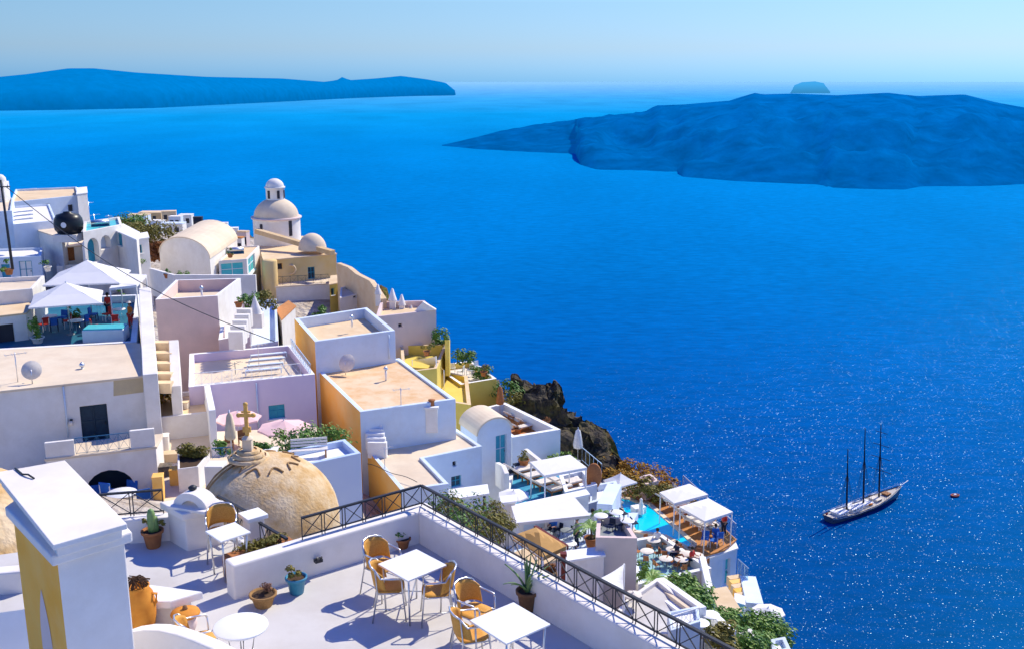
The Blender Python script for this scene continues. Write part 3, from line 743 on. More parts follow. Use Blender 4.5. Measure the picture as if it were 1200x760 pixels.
def terrain():
    ys = []; y = -20
    while y < 360: ys.append(y); y += .9 if y < 110 else (2 if y < 200 else 6)
    K = 120; vs = []; fs = []; veg = []
    for y in ys:
        ex = edge_x(y)
        for i in range(K+1):
            if i <= 78: x = ex-(1-(i/78))**1.0*(72 if y > 5 else 60)-(0 if y < 110 else (1-i/78)*(y-110)*1.2)
            else: q = (i-78)/(K-78); x = ex+q*8+q**2.2*105
            z = ground_z(x, y); d = x-ex
            nz = noise.fractal(Vector((x*.22, y*.22, z*.1)), .9, 2, 6); k = min(1, max(0, (d+2.5)/3)); z += nz*(.12+2.0*k*(1+min(2.5, max(0, d)*.06)))
            x2 = x+k*noise.noise(Vector((x*.3, y*.3, 5)))*1.2
            vs.append((x2, y, max(z, SEA-6))); veg.append(min(1, max(0, (d+4)/3)))
    n = K+1
    for j in range(len(ys)-1):
        for i in range(K): a = j*n+i; fs.append((a, a+1, a+n+1, a+n))
    me = bpy.data.meshes.new('hillside'); me.from_pydata(vs, [], fs); me.update()
    at = me.attributes.new('veg', 'FLOAT', 'POINT'); at.data.foreach_set('value', veg)
    o = bpy.data.objects.new('hillside', me); COL.objects.link(o); o['kind'] = 'structure'
    m = bpy.data.materials.new('cliff_ground'); m.use_nodes = True; N = m.node_tree.nodes; L = m.node_tree.links; b = N['Principled BSDF']; b.inputs['Roughness'].default_value = .95; b.inputs['Specular IOR Level'].default_value = .1
    g = N.new('ShaderNodeNewGeometry'); nz = N.new('ShaderNodeTexNoise'); nz.inputs['Scale'].default_value = .35; nz.inputs['Detail'].default_value = 10; nz.inputs['Roughness'].default_value = .75; L.new(g.outputs['Position'], nz.inputs['Vector'])
    r = N.new('ShaderNodeValToRGB'); e = r.color_ramp.elements; e[0].position = .34; e[0].color = (.035,.03,.028,1); e[1].position = .72; e[1].color = (.34,.20,.08,1)
    for p_, c_ in ((.44,(.10,.075,.055,1)), (.50,(.20,.12,.04,1)), (.56,(.07,.10,.02,1)), (.62,(.26,.15,.04,1))): q = e.new(p_); q.color = c_
    L.new(nz.outputs['Fac'], r.inputs['Fac'])
    r2 = N.new('ShaderNodeValToRGB'); r2.color_ramp.elements[0].position = .4; r2.color_ramp.elements[0].color = (.62,.56,.50,1); r2.color_ramp.elements[1].position = .6; r2.color_ramp.elements[1].color = (.42,.34,.26,1); L.new(nz.outputs['Fac'], r2.inputs['Fac'])
    a = N.new('ShaderNodeAttribute'); a.attribute_name = 'veg'; mx = N.new('ShaderNodeMix'); mx.data_type = 'RGBA'; L.new(a.outputs['Fac'], mx.inputs[0]); L.new(r2.outputs['Color'], mx.inputs[6]); L.new(r.outputs['Color'], mx.inputs[7]); L.new(mx.outputs[2], b.inputs['Base Color'])
    nb = N.new('ShaderNodeTexNoise'); nb.inputs['Scale'].default_value = 1.6; nb.inputs['Detail'].default_value = 8; L.new(g.outputs['Position'], nb.inputs['Vector']); bp = N.new('ShaderNodeBump'); bp.inputs['Distance'].default_value = .6; L.new(nb.outputs['Fac'], bp.inputs['Height']); L.new(bp.outputs['Normal'], b.inputs['Normal'])
    me.materials.append(m)
terrain()
# ---------- the near terrace ----------
T0 = -7.4
C0 = P(491, 636, T0); ur = (P(670, 744, T0)-C0).normalized(); wl = P(275, 703, T0)-C0; LW = wl.length; vl = wl.normalized()
nr = Vector((-ur.y, ur.x, 0)); nl = Vector((vl.y, -vl.x, 0)); 
if nr.y < 0: nr = -nr
if nl.y < 0: nl = -nl
PH = .55; TH = .3
backA = P(258, 626, T0); backB = P(340, 668, T0)
fl = [C0, C0+ur*10, Vector((4,4,T0)), Vector((-10,4,T0)), P(-80,690,T0), P(-80,660,T0), P(144,630,T0), P(216,632,T0), backA, backB]
mb = MB(); mb.prism([(p.x, p.y) for p in fl][::-1], T0-.25, T0); o = struct('terrace_floor', mb, M_floor)
# low parapet walls of the terrace corner
def parapet(label, a, d, nrm, L, ext):
    a = Vector(a); mid = nrm*(TH/2); s = a+mid-d*ext
    return wallrun(label, [s, a+mid+d*L], T0+PH, PH+3.2, TH, M_whiteF, None, 'parapet_wall', 'parapet')
parapet('long low white parapet under the dark iron railing on the right of the terrace', C0, ur, nr, 9.5, 0)
parapet('short low white parapet with a square end, dividing the near terrace', C0-vl*0, vl, nl, LW, TH+.02)
top = T0+PH
ra = C0+nr*TH*.55+nl*.0; ra.z = top
cor = C0+nr*TH*.62+nl*TH*.62; cor.z = top
e = cor+ur*9.4; railing('longest dark iron railing with crossed bars, running along the right parapet', cor, e, .36, .37)
e = P(362, 637, top); e = cor+vl*((e-cor).length); railing('short dark iron railing on the parapet in front of the stucco dome', cor+vl*.001, e, .36, .37)

rg = 'square white cafe tables'
t1 = (P(443,656,T0+.74)+P(525,665,T0+.74)+P(483,643,T0+.74)+P(482,679,T0+.74))/4; a1 = (P(525,665,T0+.74)-P(483,643,T0+.74)); w1 = a1.length
t2 = (P(551,721,T0+.74)+P(646,736,T0+.74)+P(594,705,T0+.74)+P(600,752,T0+.74))/4; a2 = (P(646,736,T0+.74)-P(594,705,T0+.74)); w2 = a2.length
table_square('white square cafe table at the terrace corner with three rattan chairs round it', (t1.x,t1.y,T0), math.atan2(a1.y,a1.x), (w1+(P(443,656,T0+.74)-P(483,643,T0+.74)).length)/2)
table_square('white square cafe table nearest the potted aloe', (t2.x,t2.y,T0), math.atan2(a2.y,a2.x), (w2+(P(551,721,T0+.74)-P(594,705,T0+.74)).length)/2)
PC = placer(make_chair())
def chair(px, py, face, label):
    p = P(px, py, T0); f = Vector(face); PC((p.x, p.y, T0), math.atan2(-f[0], f[1]), label)
chair(449, 694, (.7,-.55), 'orange rattan chair behind the corner table, next to the small terracotta bowl')
chair(458, 719, (1,.1), 'orange rattan chair on the near left side of the corner table')
chair(512, 724, (-.9,-.1), 'orange rattan chair between the two square tables, its back to the right parapet')
chair(557, 750, (.8,-.6), 'orange rattan chair at the far left side of the table nearest the camera')
chair(553, 778, (.9,.3), 'orange rattan chair cut off by the bottom edge left of the nearest table')
chair(262, 652, (.25,-.95), 'orange rattan chair behind the small white table by the white pedestal')
chair(236, 786, (.75,.45), 'orange rattan chair half hidden behind the curved white wall')
q = P(267,622,T0+.72); table_square('small white cafe table standing beside the white pedestal', (q.x,q.y,T0), .75, .5, .72)
q = P(282,732,T0+.74); table_round('round white cafe table on the open floor in the lower left', (q.x,q.y,T0), .34)
# pots along the parapets
q = P(618,714,T0); potted('spiky green aloe in a dark brown pot against the right parapet', (q.x,q.y,T0), .16, .32, M_brown, style='aloe', fr=.52, name='potted_aloe')
q = P(472,641,T0); potted('small dark green plant in a terracotta bowl in the parapet corner', (q.x,q.y,T0), .13, .17, M_terra, leafm=M_leaf, fr=.13, n=90, size=.06)
q = P(348,694,T0); potted('blue glazed pot of yellow-green succulents against the short parapet', (q.x,q.y,T0), .155, .27, M_bluepot, leafm=M_leaf2, fr=.16, n=150, size=.06, seed=4)
q = P(309,709,T0); potted('low round straw basket of dry brown plants left of the blue pot', (q.x,q.y,T0), .19, .2, mat('straw_basket', (.38,.22,.09), (.28,.15,.05), 40, .9, .006, 80), leafm=mat('dry_stems', (.16,.08,.06), (.24,.13,.09), 20, .9), fr=.15, n=160, size=.05, seed=5, shape=(1,1,.5))
q = P(180,640,T0); potted('terracotta pot with an upright cactus standing in front of the far left parapet', (q.x,q.y,T0), .17, .3, M_terra, style='cactus', name='potted_cactus')
# succulent planter behind the short parapet
q = P(306,668,T0); pl = thing('planter_box', 'long orange clay planter box filled with olive succulents behind the short parapet', 'planter', (q.x,q.y,T0), math.atan2(vl.y, vl.x))
bx = MB(); bx.box((0,0,.19), (1.1,.32,.38)); bx.build('box', M_terra, pl, bevel=.02); leaves(MB(), (0,0,.44), .5, 900, .06, 9, (1,.36,.22)).build('foliage', M_leaf2, pl, weld=False)
# big clay jar
q = P(166,742,T0); jr = thing('clay_jar', 'large orange clay jar with a bundle of dark twigs in its mouth beside the block', 'jar', (q.x,q.y,T0))
MB().lathe([(0,0),(.12,0),(.16,.06),(.19,.25),(.195,.38),(.17,.5),(.13,.56),(.14,.6),(.12,.6),(.1,.55),(0,.53)], n=28).build('body', M_jar, jr)
mb = MB(); rnd = random.Random(3)
for k in range(26):
    a = rnd.uniform(0,6.28); b = a+rnd.uniform(1,2.5); mb.tube([(.13*math.cos(a),.13*math.sin(a),.57+rnd.uniform(0,.06)),(.05*math.cos(a),.05*math.sin(a),.66+rnd.uniform(0,.05)),(.15*math.cos(b),.15*math.sin(b),.6+rnd.uniform(0,.08))], .007, 4)
mb.build('twigs', mat('dark_twigs', (.07,.035,.02), None, 30, .9), jr); MB().tube([(.15,0,.5),(.22,0,.5),(.21,0,.4),(.18,0,.36)], .018, 6).build('handle', M_jar, jr)
jr.scale = (1.15,1.15,1.22)
# lidded yellow pot
q = P(219,740,T0); lp = thing('lidded_pot', 'yellow clay pot with a wide flat lid and dark knob behind the rattan chair', 'pot', (q.x,q.y,T0))
MB().lathe([(0,0),(.10,0),(.15,.12),(.14,.22),(.1,.27)], n=22).build('pot_body', M_rose, lp); MB().lathe([(.19,.27),(.2,.285),(.19,.31),(.1,.345),(0,.355)], n=28).build('lid', M_jar, lp); MB().lathe([(0,.41),(.025,.4),(.035,.37),(.04,.345)], n=10).build('knob', M_brown, lp)
# stub wall behind the jar, rounded wall, pedestal, post
house('low white stub wall with a flat top standing behind the orange clay jar', [(140,702),(199,701),(224,693.5),(176,687)], -6.98, T0-.1, 'stub_wall', 'wall', M_whiteF, M_cap, par=None, bevel=.02)
sil = [(140,744),(152,740),(168,737.5),(185,738),(205,742.5),(225,749.5),(245,758),(262,767),(280,778)]
pts = [Q(x,y,10.9) for x, y in sil]; mb = MB(); base = -7.5
front = [(p.x, p.z) for p in pts]; vsA = [Vector((x,10.9,z)) for x,z in front]+[Vector((front[-1][0],10.9,base)), Vector((front[0][0],10.9,base))]; vsB = [v+Vector((.1,.16,0)) for v in vsA]; m_ = len(vsA)
mb.add(vsA+vsB, [tuple(range(m_)), tuple(range(m_,2*m_))[::-1]]+[(i,(i+1)%m_,(i+1)%m_+m_,i+m_) for i in range(m_)])
tag(mb.build('curved_wall', M_whiteF, None, bevel=.02, org=(pts[0].x,10.9,base)), 'low white wall with a curved sloping top at the bottom left, cut by the picture edge', 'wall')
pd = house('square white pedestal topped with a small arched stone ornament in the terrace corner', [(216,599.5),(261,591),(243,580),(195,588)], -6.72, T0-.3, 'pedestal', 'pedestal', M_whiteF, M_whiteF, par=None, bevel=.02)
q = P(229,592,-6.72); mb = MB(); N=16
for R0, R1, y0, y1 in ((.17,.33,-.14,.16),):
    vs=[]; 
    for yy in (y0,y1):
        for R_ in (R0,R1):
            for k in range(N+1): a=PI*k/N; vs.append((R_*math.cos(a), yy, R_*.8*math.sin(a)))
    n1=N+1; fs=[]
    for k in range(N): fs += [(k,k+1,n1+k+1,n1+k),(2*n1+k,3*n1+k,3*n1+k+1,2*n1+k+1),(n1+k,n1+k+1,3*n1+k+1,3*n1+k),(k,2*n1+k,2*n1+k+1,k+1)]
    fs += [(0,n1,3*n1,2*n1),(N,2*n1+N,3*n1+N,n1+N)]; mb.add(vs,fs)
mb.box((0,.0,.02),(.75,.5,.05)); mb.v=[Matrix.Rotation(-.35,3,'Z')@v+q for v in mb.v]; put(pd,'ornament',mb,M_whiteF,bevel=.01,weld=False)
mb=MB().lathe([(.0,.0),(.06,.0),(.075,.04),(.03,.07),(0,.075)],q+Vector((-.04,.05,.265)),10); put(pd,'knob',mb,M_iron)
po = thing('gate_post', 'square white post with a wider flat cap between the two stair railings', 'post', P(299,642,T0)); mb = MB(); mb.box((0,0,.25),(.26,.26,.6)); mb.build('shaft', M_whiteF, po, bevel=.01); MB().box((0,0,.58),(.36,.36,.07)).build('cap', M_cap, po, bevel=.01); po.rotation_euler[2] = .7
a = P(257,607,T0+.1); b = P(290,626,T0+.1); railing('dark iron railing between the white pedestal and the capped white post', a, b, .42, .3)
a = P(306,642,T0+.05); b = P(338,662,T0+.05); railing('dark iron railing between the capped white post and the short parapet', a, b, .45, .3)
wallrun('white kerb under the iron railings at the back of the terrace', [P(258,617,T0+.05), P(342,664,T0+.05)], T0+.06, .5, .14, M_cap, None, 'kerb', 'kerb')
wl_ = wallrun('low white parapet at the far left of the terrace behind the potted cactus', [P(60,612,T0+.42), P(200,602,T0+.42)], T0+.42, 1.2, .22, M_whiteF, None, 'parapet_wall', 'parapet')
a = P(118,607,T0+.43); b = P(192,601,T0+.43); railing('dark iron railing with crossed bars on the far left parapet behind the potted cactus', a, b, .42, .42)

# ---------- the tall block in the lower left ----------
bz = -4.5
bl = house('tall block with flat white roof, white front and ochre side with a pointed niche', [(66,646),(145,622),(76,548),(14,592)], bz-.15, T0-1, 'stair_house', 'stair house', M_whiteF, M_whiteF, par=None, side_m={3: mat('orange_ochre_plaster', (1.0,.46,.05), (1.0,.54,.11), 1.2, .9, .01, 7, c3=(1.0,.62,.25), blot=.35)}, bevel=.015,
    ops=[])
mb = MB(); ov = [P(62,638,bz), P(149,613,bz), P(76,538.5,bz), P(-6,553,bz)]; mb.prism([(p.x,p.y) for p in ov], bz-.06, bz); put(bl, 'roof_slab', mb, M_whiteF, bevel=.008)
ov2 = offset_poly([Vector((p.x,p.y,0)) for p in ov], .045); mb = MB(); mb.prism([(p.x,p.y) for p in ov2], bz-.17, bz-.062); put(bl, 'cornice', mb, M_whiteF, bevel=.01)
fa, fb = P(66,646,bz-.15), P(14,592,bz-.15); d = (fb-fa); d.z = 0; L = d.length; d.normalize(); no = Vector((d.y,-d.x,0)); 
if no.x > 0: no = -no
mb = MB(); npts = []
for k in range(9): t = k/8; npts.append((.22+.0*t, -3.0) if k == 0 else None)
s0, s1 = L*.34, L*.60; prof = [(s0,-7.6),(s1,-7.6)]+[(s1-(s1-s0)/2*(t**1.6), -6.1+.75*t**.75) for t in [i/6 for i in range(7)]]+[(s0+(s1-s0)/2*((1-t)**1.6), -6.1+.75*(1-t)**.75) for t in [i/6 for i in range(1,7)]]
pp = [Vector((fa.x,fa.y,0))+d*s+no*.004+Vector((0,0,z)) for s, z in prof]; mb.poly(pp); put(bl, 'niche', mb, M_rose)
mb = MB().tube([P(18,549,bz)+Vector((0,0,.012)), P(26,556,bz)+Vector((0,0,.012)), P(33,558,bz)+Vector((0,0,.03)), P(40,561,bz)+Vector((0,0,.012))], .012, 5)
tag(mb.build('cable', M_iron, None, org=P(26,556,bz)), 'short dark cable lying on the white roof of the tall block', 'cable')
# things left of the block
dm = thing('dome', 'tan stucco dome cut off by the left edge of the picture behind the tall block', 'dome', Q(-52,690,17)); MB().lathe([(2.2*math.cos(a*PI/24), 2.3*math.sin(a*PI/24)) for a in range(0,12)]+[(0,2.3)], n=40).build('shell', M_dome, dm); MB().lathe([(2.3,-2),(2.3,0),(2.2,.05)], n=40).build('drum', M_dome, dm)
wallrun('low white wall left of the tall block', [P(-60,672,T0+.35), P(30,664,T0+.35)], T0+.35, .6, .25, M_whiteF, None, 'low_wall', 'wall')
sg = thing('sign_board', 'white board with a red and a green panel leaning beside the tall block', 'sign', P(16,765,T0), .3); Rm = Matrix.Rotation(-.5,3,'X'); mb = MB(); mb.box((0,0,.28),(.5,.03,.6),M=Rm); mb.build('board', M_cap, sg)
for nm, m_, tri in (('red_panel', M_red, [(-.2,0,.05),(.12,0,.05),(-.2,0,.5)]), ('green_panel', M_gdoor, [(-.02,0,.4),(.2,0,.3),(.2,0,.5)])):
    mb = MB(); mb.poly([Rm@(Vector(v)+Vector((0,-.022,0))) for v in tri]); mb.build(nm, m_, sg)
# ---------- more building kinds ----------
def vault(label, apx, bpx, z, rise, rf, rb, zb=None, wall=None, roof=None, ops=(), name='vaulted_house', group=None, depth=.2):
    wall = wall or M_white; roof = roof or M_cream2
    a, b = P(*apx, z), P(*bpx, z); v = P(*rb, z+rise)-P(*rf, z+rise); v.z = 0; a.z = b.z = 0
    if zb is None: zb = Z0([a, b, a+v, b+v])
    L = (b-a).length; root = thing(name, label, 'house', ((a.x+b.x)/2, (a.y+b.y)/2, zb), 0, group); off = Vector(root.location); d = (b-a).normalized()
    N = 16; arc = [(L/2-L/2*math.cos(PI-PI*k/N)*-1, z+rise*math.sin(PI*k/N)) for k in range(N+1)]
    arc = [(L/2+L/2*math.cos(PI*k/N), z+rise*math.sin(PI*k/N)) for k in range(N+1)]
    mb = MB(); holes = []
    for o in ops:
        s0, s1, q0, q1 = opening_on(a, b, o['px']); holes.append(hole_outline(s0, s1, max(q0, zb+.05), q1, o.get('arch')))
    W3 = wall_face(mb, a, b, zb, z, holes, depth, lambda L_: arc)
    for o, h in zip(ops, holes): fit_opening(root, lambda *q: W3(*q)-off, o, h, depth)
    mb.poly([Vector((b.x,b.y,zb)), b+v+Vector((0,0,zb)), b+v+Vector((0,0,z)), Vector((b.x,b.y,z))]); mb.poly([Vector((a.x,a.y,zb)), a+v+Vector((0,0,zb)), a+v+Vector((0,0,z)), Vector((a.x,a.y,z))])
    bk = [a+v+d*s+Vector((0,0,q)) for s, q in [(0,zb),(L,zb)]+arc]; mb.poly(bk); put(root, 'wall', mb, wall, weld=False)
    r = MB(); vn = v.normalized()*.1; vs = []
    for k, (s, q) in enumerate(arc):
        nrm = d*math.cos(PI*k/N)*.09+Vector((0,0,math.sin(PI*k/N)*.09))
        for w in (-vn, v+vn):
            for e in (-.2, 1): vs.append(a+d*s+Vector((0,0,q))+w+nrm*e)
    fs = []
    for k in range(N): i = k*4; fs += [(i+1,i+3,i+7,i+5),(i,i+4,i+6,i+2),(i,i+1,i+5,i+4),(i+2,i+6,i+7,i+3)]
    r.add(vs, fs, False); o = put(root, 'roof', r, roof); 
    return root
def dome_on(root, c, r, h, m, name='dome', n=36, flat=1.0):
    return put(root, name, MB().lathe([(r*math.cos(a*PI/24), h*math.sin(a*PI/24)) for a in range(0,12)]+[(.001,h)], c, n), m)
def canopy(label, px, z, zf, peak=0, m=None, group=None, name='canopy', sag=.0):
    m = m or M_cover; p = [P(*q, z) for q in px]; c = sum(p, Vector())/4; root = thing(name, label, 'canopy', (c.x, c.y, zf), 0, group); off = Vector(root.location)
    p = [q-off for q in p]; c = c-off; N = 6; mb = MB(); vs = []
    for j in range(N+1):
        for i in range(N+1):
            u, v = i/N, j/N; q = p[0].lerp(p[1], u).lerp(p[3].lerp(p[2], u), v); k = 1-max(abs(2*u-1), abs(2*v-1)); q = q+Vector((0,0,peak*k-sag*math.sin(PI*u)*math.sin(PI*v))); vs.append(q)
    fs = [(j*(N+1)+i, j*(N+1)+i+1, (j+1)*(N+1)+i+1, (j+1)*(N+1)+i) for j in range(N) for i in range(N)]
    mb.add(vs, fs); mb.build('cloth', m, root, weld=False)
    v = MB()
    for i in range(4): a, b = p[i], p[(i+1)%4]; v.poly([a, b, b-Vector((0,0,.16)), a-Vector((0,0,.16))])
    v.build('valance', m, root, weld=False)
    for q in p: w = c+(q-c)*.96; MB().tube([(w.x,w.y,0),(w.x,w.y,q.z-.02)], .045, 6).build('pole', M_cap, root)
    fr = MB()
    for i in range(4): a, b = c+(p[i]-c)*.97, c+(p[(i+1)%4]-c)*.97; a = Vector((a.x,a.y,p[0].z-.08)); b = Vector((b.x,b.y,p[0].z-.08)); fr.beam(a, b, .05, .05)
    fr.build('frame', M_cap, root); return root
def umb(label, px, py, Y, rpx, h, m, **k):
    q = Q(px, py, Y); r = rpx/1200*Y/ray(px, py).y; return umbrella(label, (q.x, q.y, q.z-h), r, h, m, **k)
def at(px, py, Y): return Q(px, py, Y)
def chimney(label, px, py, Y, w=.5, h=1.2, m=None, top=M_terra, name='chimney'):
    q = Q(px, py, Y); t = thing(name, label, 'chimney', (q.x,q.y,q.z-h)); MB().box((0,0,h/2),(w,w,h)).build('stack', m or M_white, t, bevel=.03); MB().box((0,0,h+.04),(w*1.2,w*1.2,.1)).build('cap', M_cap, t, bevel=.01)
    MB().lathe([(w*.28,h+.05),(w*.24,h+.4),(w*.3,h+.42),(w*.3,h+.46),(0,h+.46)], n=12).build('pot', top, t); return t

# ---------- the house with the dark door, left ----------
h1 = house('long white house with a cream flat roof and a tall navy door above a balcony', [(-60,463.5),(170,439),(163,402),(-60,412)], -15.3, wall=M_white, roof=M_cream2, par=None,
    ops=[dict(side=0, kind='door', px=(95,474,127,516), m=M_ddoor, fm=M_ddoor)])
a, b = P(-60,463.5,-15.3), P(170,439,-15.3); dv = Vector((b.x-a.x,b.y-a.y,0)).normalized(); nn = Vector((dv.y,-dv.x,0))
mb = MB(); cc = []
for x, y in ((133,463.5),(168,459),(168,441.5),(133,445)):
    s, z = hit_plane(x, y, a, b); cc.append(Vector((a.x,a.y,0))+dv*s+nn*.006+Vector((0,0,z)))
mb.poly(cc); put(h1, 'paint_patch', mb, mat('yellow_paint_patch', (.62,.50,.30), (.56,.45,.28), 2, .9))
fa, fb = P(52,520,-17.5), P(181,506,-17.5); bk = Vector((-.3,1.9,0))
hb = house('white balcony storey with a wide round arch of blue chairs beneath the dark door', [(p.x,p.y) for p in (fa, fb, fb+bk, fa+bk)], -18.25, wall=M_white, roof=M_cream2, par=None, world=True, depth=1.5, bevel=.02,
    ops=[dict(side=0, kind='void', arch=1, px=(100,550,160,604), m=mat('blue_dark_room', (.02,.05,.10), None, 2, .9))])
wallrun('stubby white balcony pier on the left of the blue railing', [fa+nn*-.12, fa.lerp(fb,.26)+nn*-.12], -17.45, .9, .22, M_white, None, 'balcony_pier', 'wall')
wallrun('stubby white balcony pier on the right of the blue railing', [fa.lerp(fb,.77)+nn*-.12, fb+nn*-.12], -17.3, 1.0, .22, M_white, None, 'balcony_pier', 'wall')
M_brail = mat('blue_painted_iron', (.02,.14,.30), None, 5, .5)
g0, g1 = fa.lerp(fb,.27)+nn*-.1, fa.lerp(fb,.76)+nn*-.1; g0.z = g1.z = -18.24; railing('blue painted balcony railing below the dark door', g0, g1, .85, .55, M_brail)
q = P(66,505,-18.2); potted('wide brown bowl of plants on the balcony left of the dark door', (q.x,q.y+.6,-18.2), .42, .35, M_brown, fr=.4, n=80, size=.12)
q = P(110,505,-18.2); potted('small plant in a dark pot in front of the dark door', (q.x,q.y+.3,-18.2), .16, .3, M_terra, fr=.25, n=60, size=.1)
bc = placer(small_chair('x', (0,0,0), 0, M_bcush, M_cap, 'blue chairs under the balcony arch'))
for i, (x, y, rz, lb) in enumerate([(116,592,.4,'blue cushioned chair at the left inside the balcony arch'),(130,590,-.3,'blue cushioned chair in the middle of the balcony arch'),(152,592,2.8,'blue cushioned chair at the right inside the balcony arch'),(171,604,3.6,'blue cushioned chair outside the arch beside the white house corner')]):
    q = Q(x, y, [49.3,48.5,49.2,47][i]); bc((q.x,q.y,q.z), rz, lb, 1.5)
q = Q(144,590,46); table_round('big round white table in front of the balcony arch', (q.x,q.y,q.z-.2), .7, .8)
wallrun('tall white wall with a wide sloping top at the right end of the dark door house', [Q(170,340,67),Q(176,440,52.2)], [Q(170,337,67).z, Q(176,438,52.2).z], 9, .75, M_white)
dish('round satellite dish on the cream roof above the dark door', (lambda q: (q.x,q.y,-15.3))(P(38,449,-15.3)), .5, .3, .45, M_cush, .75)
antenna('thin television antenna on the cream roof left of the round dish', P(21,447,-15.3), 1.6, 4, .6)

# ---------- umbrella terrace ----------
house('umbrella terrace with white parapet and blue floor behind the cream roof', [(-60,413),(160,400.5),(165,345),(-50,352)], -15.35, name='terrace', cat='terrace', wall=M_white, roof=mat('shaded_teal_floor', (.012,.12,.20), (.02,.17,.26), .8, .6), par=(.35,.5), zb=-19, cap=M_cap)  # blue floor with its shade painted in as a darker colour
TZ = -15.85
q = P(83,392,TZ); umbrella('big white square parasol in front on the umbrella terrace', (q.x,q.y,TZ), 2.1, 2.35, M_cover, square=True, rise=.5, rz=.35)
q = P(108,372,TZ); umbrella('big white square parasol at the back of the umbrella terrace', (q.x,q.y,TZ), 2.4, 2.8, M_cover, square=True, rise=.5, rz=.2)
q = P(140,358,TZ); canopy('flat white awning at the back right of the umbrella terrace', [(128,338),(160,334),(172,322),(140,320)], -13.2, TZ, 0)
q = P(122,400,TZ); tb = thing('hot_tub', 'white hot tub with a turquoise cover at the terrace parapet', 'hot tub', (q.x,q.y+.4,TZ), .12)
MB().box((0,0,.4),(2.5,1.4,.8)).build('shell', M_cap, tb, bevel=.05); MB().box((0,0,.84),(2.4,1.32,.09)).build('cover', M_teal, tb, bevel=.03)
q = P(154,384,TZ); person('person in orange standing by the hot tub under the terrace awning', (q.x,q.y,TZ), 2.4, M_orange, M_red, 'stand', hat=M_cush)
q = P(128,372,TZ); person('person in a red top standing between the two big white parasols', (q.x,q.y,TZ), 2.9, M_red, M_navy, 'stand')
tc_ = placer(small_chair('x', (0,0,0), 0, M_bcush, M_navy, 'navy chairs on the umbrella terrace'))
for i, (x, y, rz, lb) in enumerate([(64,388,.5,'navy chair beside the left table leg under the front parasol'),(74,380,2.9,'navy chair right behind the front parasol pole'),(100,384,1.2,'navy chair between the front parasol and the hot tub'),(110,376,-1.5,'navy chair behind the hot tub near the green plant')]):
    q = P(x, y, TZ); tc_((q.x,q.y,TZ), rz, lb, 1.1)
q = P(90,388,TZ); table_round('round white table beside the front parasol pole', (q.x,q.y,TZ), .5)
q = P(42,403,TZ); potted('yellow-green leafy shrub in a white bowl at the left of the terrace parapet', (q.x,q.y+.3,TZ), .4, .4, M_white, leafm=M_leaf3, fr=.8, n=260, size=.24, shape=(.6,.6,1.4))
q = P(90,378,TZ); potted('tall green shrub in a terracotta pot under the front parasol', (q.x,q.y,TZ), .3, .4, M_terra, leafm=M_leaf, fr=.75, n=240, size=.22, seed=8, shape=(.8,.8,1.2))
q = P(145,352,TZ); potted('small green shrub in a pot under the white awning', (q.x,q.y,TZ), .25, .35, M_terra, leafm=M_leaf, fr=.5, n=120, size=.18, seed=9)
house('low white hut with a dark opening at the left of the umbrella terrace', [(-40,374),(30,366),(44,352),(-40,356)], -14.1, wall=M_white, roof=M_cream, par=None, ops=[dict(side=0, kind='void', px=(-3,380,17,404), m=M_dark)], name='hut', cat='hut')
house('white flat-roofed house behind the low hut at the left edge', [(-40,345),(38,338),(52,323),(-30,327)], -13.2, wall=M_white, roof=M_cream2, par=(.2,.3))

# ---------- upper left cluster ----------
WB = 'white houses stacked at the upper left'
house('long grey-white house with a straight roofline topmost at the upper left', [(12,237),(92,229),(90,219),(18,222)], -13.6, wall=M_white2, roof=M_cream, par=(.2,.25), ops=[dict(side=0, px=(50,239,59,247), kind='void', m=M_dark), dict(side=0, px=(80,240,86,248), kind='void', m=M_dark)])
house('narrow white tower block at the right end of the topmost house', [(90,227),(102,225.5),(101,219),(91,220)], -13.2, wall=M_white, roof=M_cap, par=None, name='tower', cat='tower')
t_ = thing('bell_arch', 'small white rounded bell tower cut by the left edge at the very top', 'bell tower', Q(0,214,110)); MB().box((0,0,-1),(1.3,1.3,2.2)).build('body', M_white, t_, bevel=.05); MB().lathe([(.65,.1),(.6,.5),(.35,.8),(0,.9)], n=20).build('dome', M_white, t_)
house('white house with stepped ledges just right of the utility pole', [(15,263),(66,258),(58,239),(14,242)], -13.5, wall=M_white2, roof=M_white, par=(.2,.2), zb=-24)
house('white house at the left edge behind the utility pole', [(-40,250),(14,247),(16,232),(-40,235)], -12.3, wall=M_white2, roof=M_cream2, par=(.2,.3), zb=-24)
for i in range(3):
    a = Q(17,249+i*4.5,97-i*.4); b = Q(40,246.5+i*4.5,97-i*.4); mb = MB(); mb.beam(a, b, .5, .12); tag(mb.build('ledge', M_cap, None, org=a), ['topmost','middle','lowest'][i]+' of three white ledges on the house right of the utility pole', 'ledge', 'white ledges on the stepped house')
house('white house with a sloping shadowed side left of the black water tank', [(45,270),(72,279),(84,268),(60,260)], -14.3, wall=M_white, roof=M_cream2, par=None)
vault('small cream vaulted porch below the black water tank', (51,297), (69,296), -16.6, .7, (60,289), (66,286), wall=M_white, roof=M_cream)
house('white house with a rust-brown shutter under the black water tank', [(66,290),(103,287),(100,276),(70,278)], -15.5, wall=M_white, roof=M_cream2, par=None, ops=[dict(side=0, px=(77,281,87,306), m=M_terra, fm=M_terra)])
house('white two-arched house right of the black water tank', [(97,272),(143,263),(140,254),(98,260)], -13.4, wall=M_white, roof=M_teal, par=(.25,.25), ops=[dict(side=0, kind='door', arch=1, px=(103,279,116,308), m=M_bdoor), dict(side=0, kind='void', arch=1, px=(118,276,130,292), m=M_white2)], depth=.6)
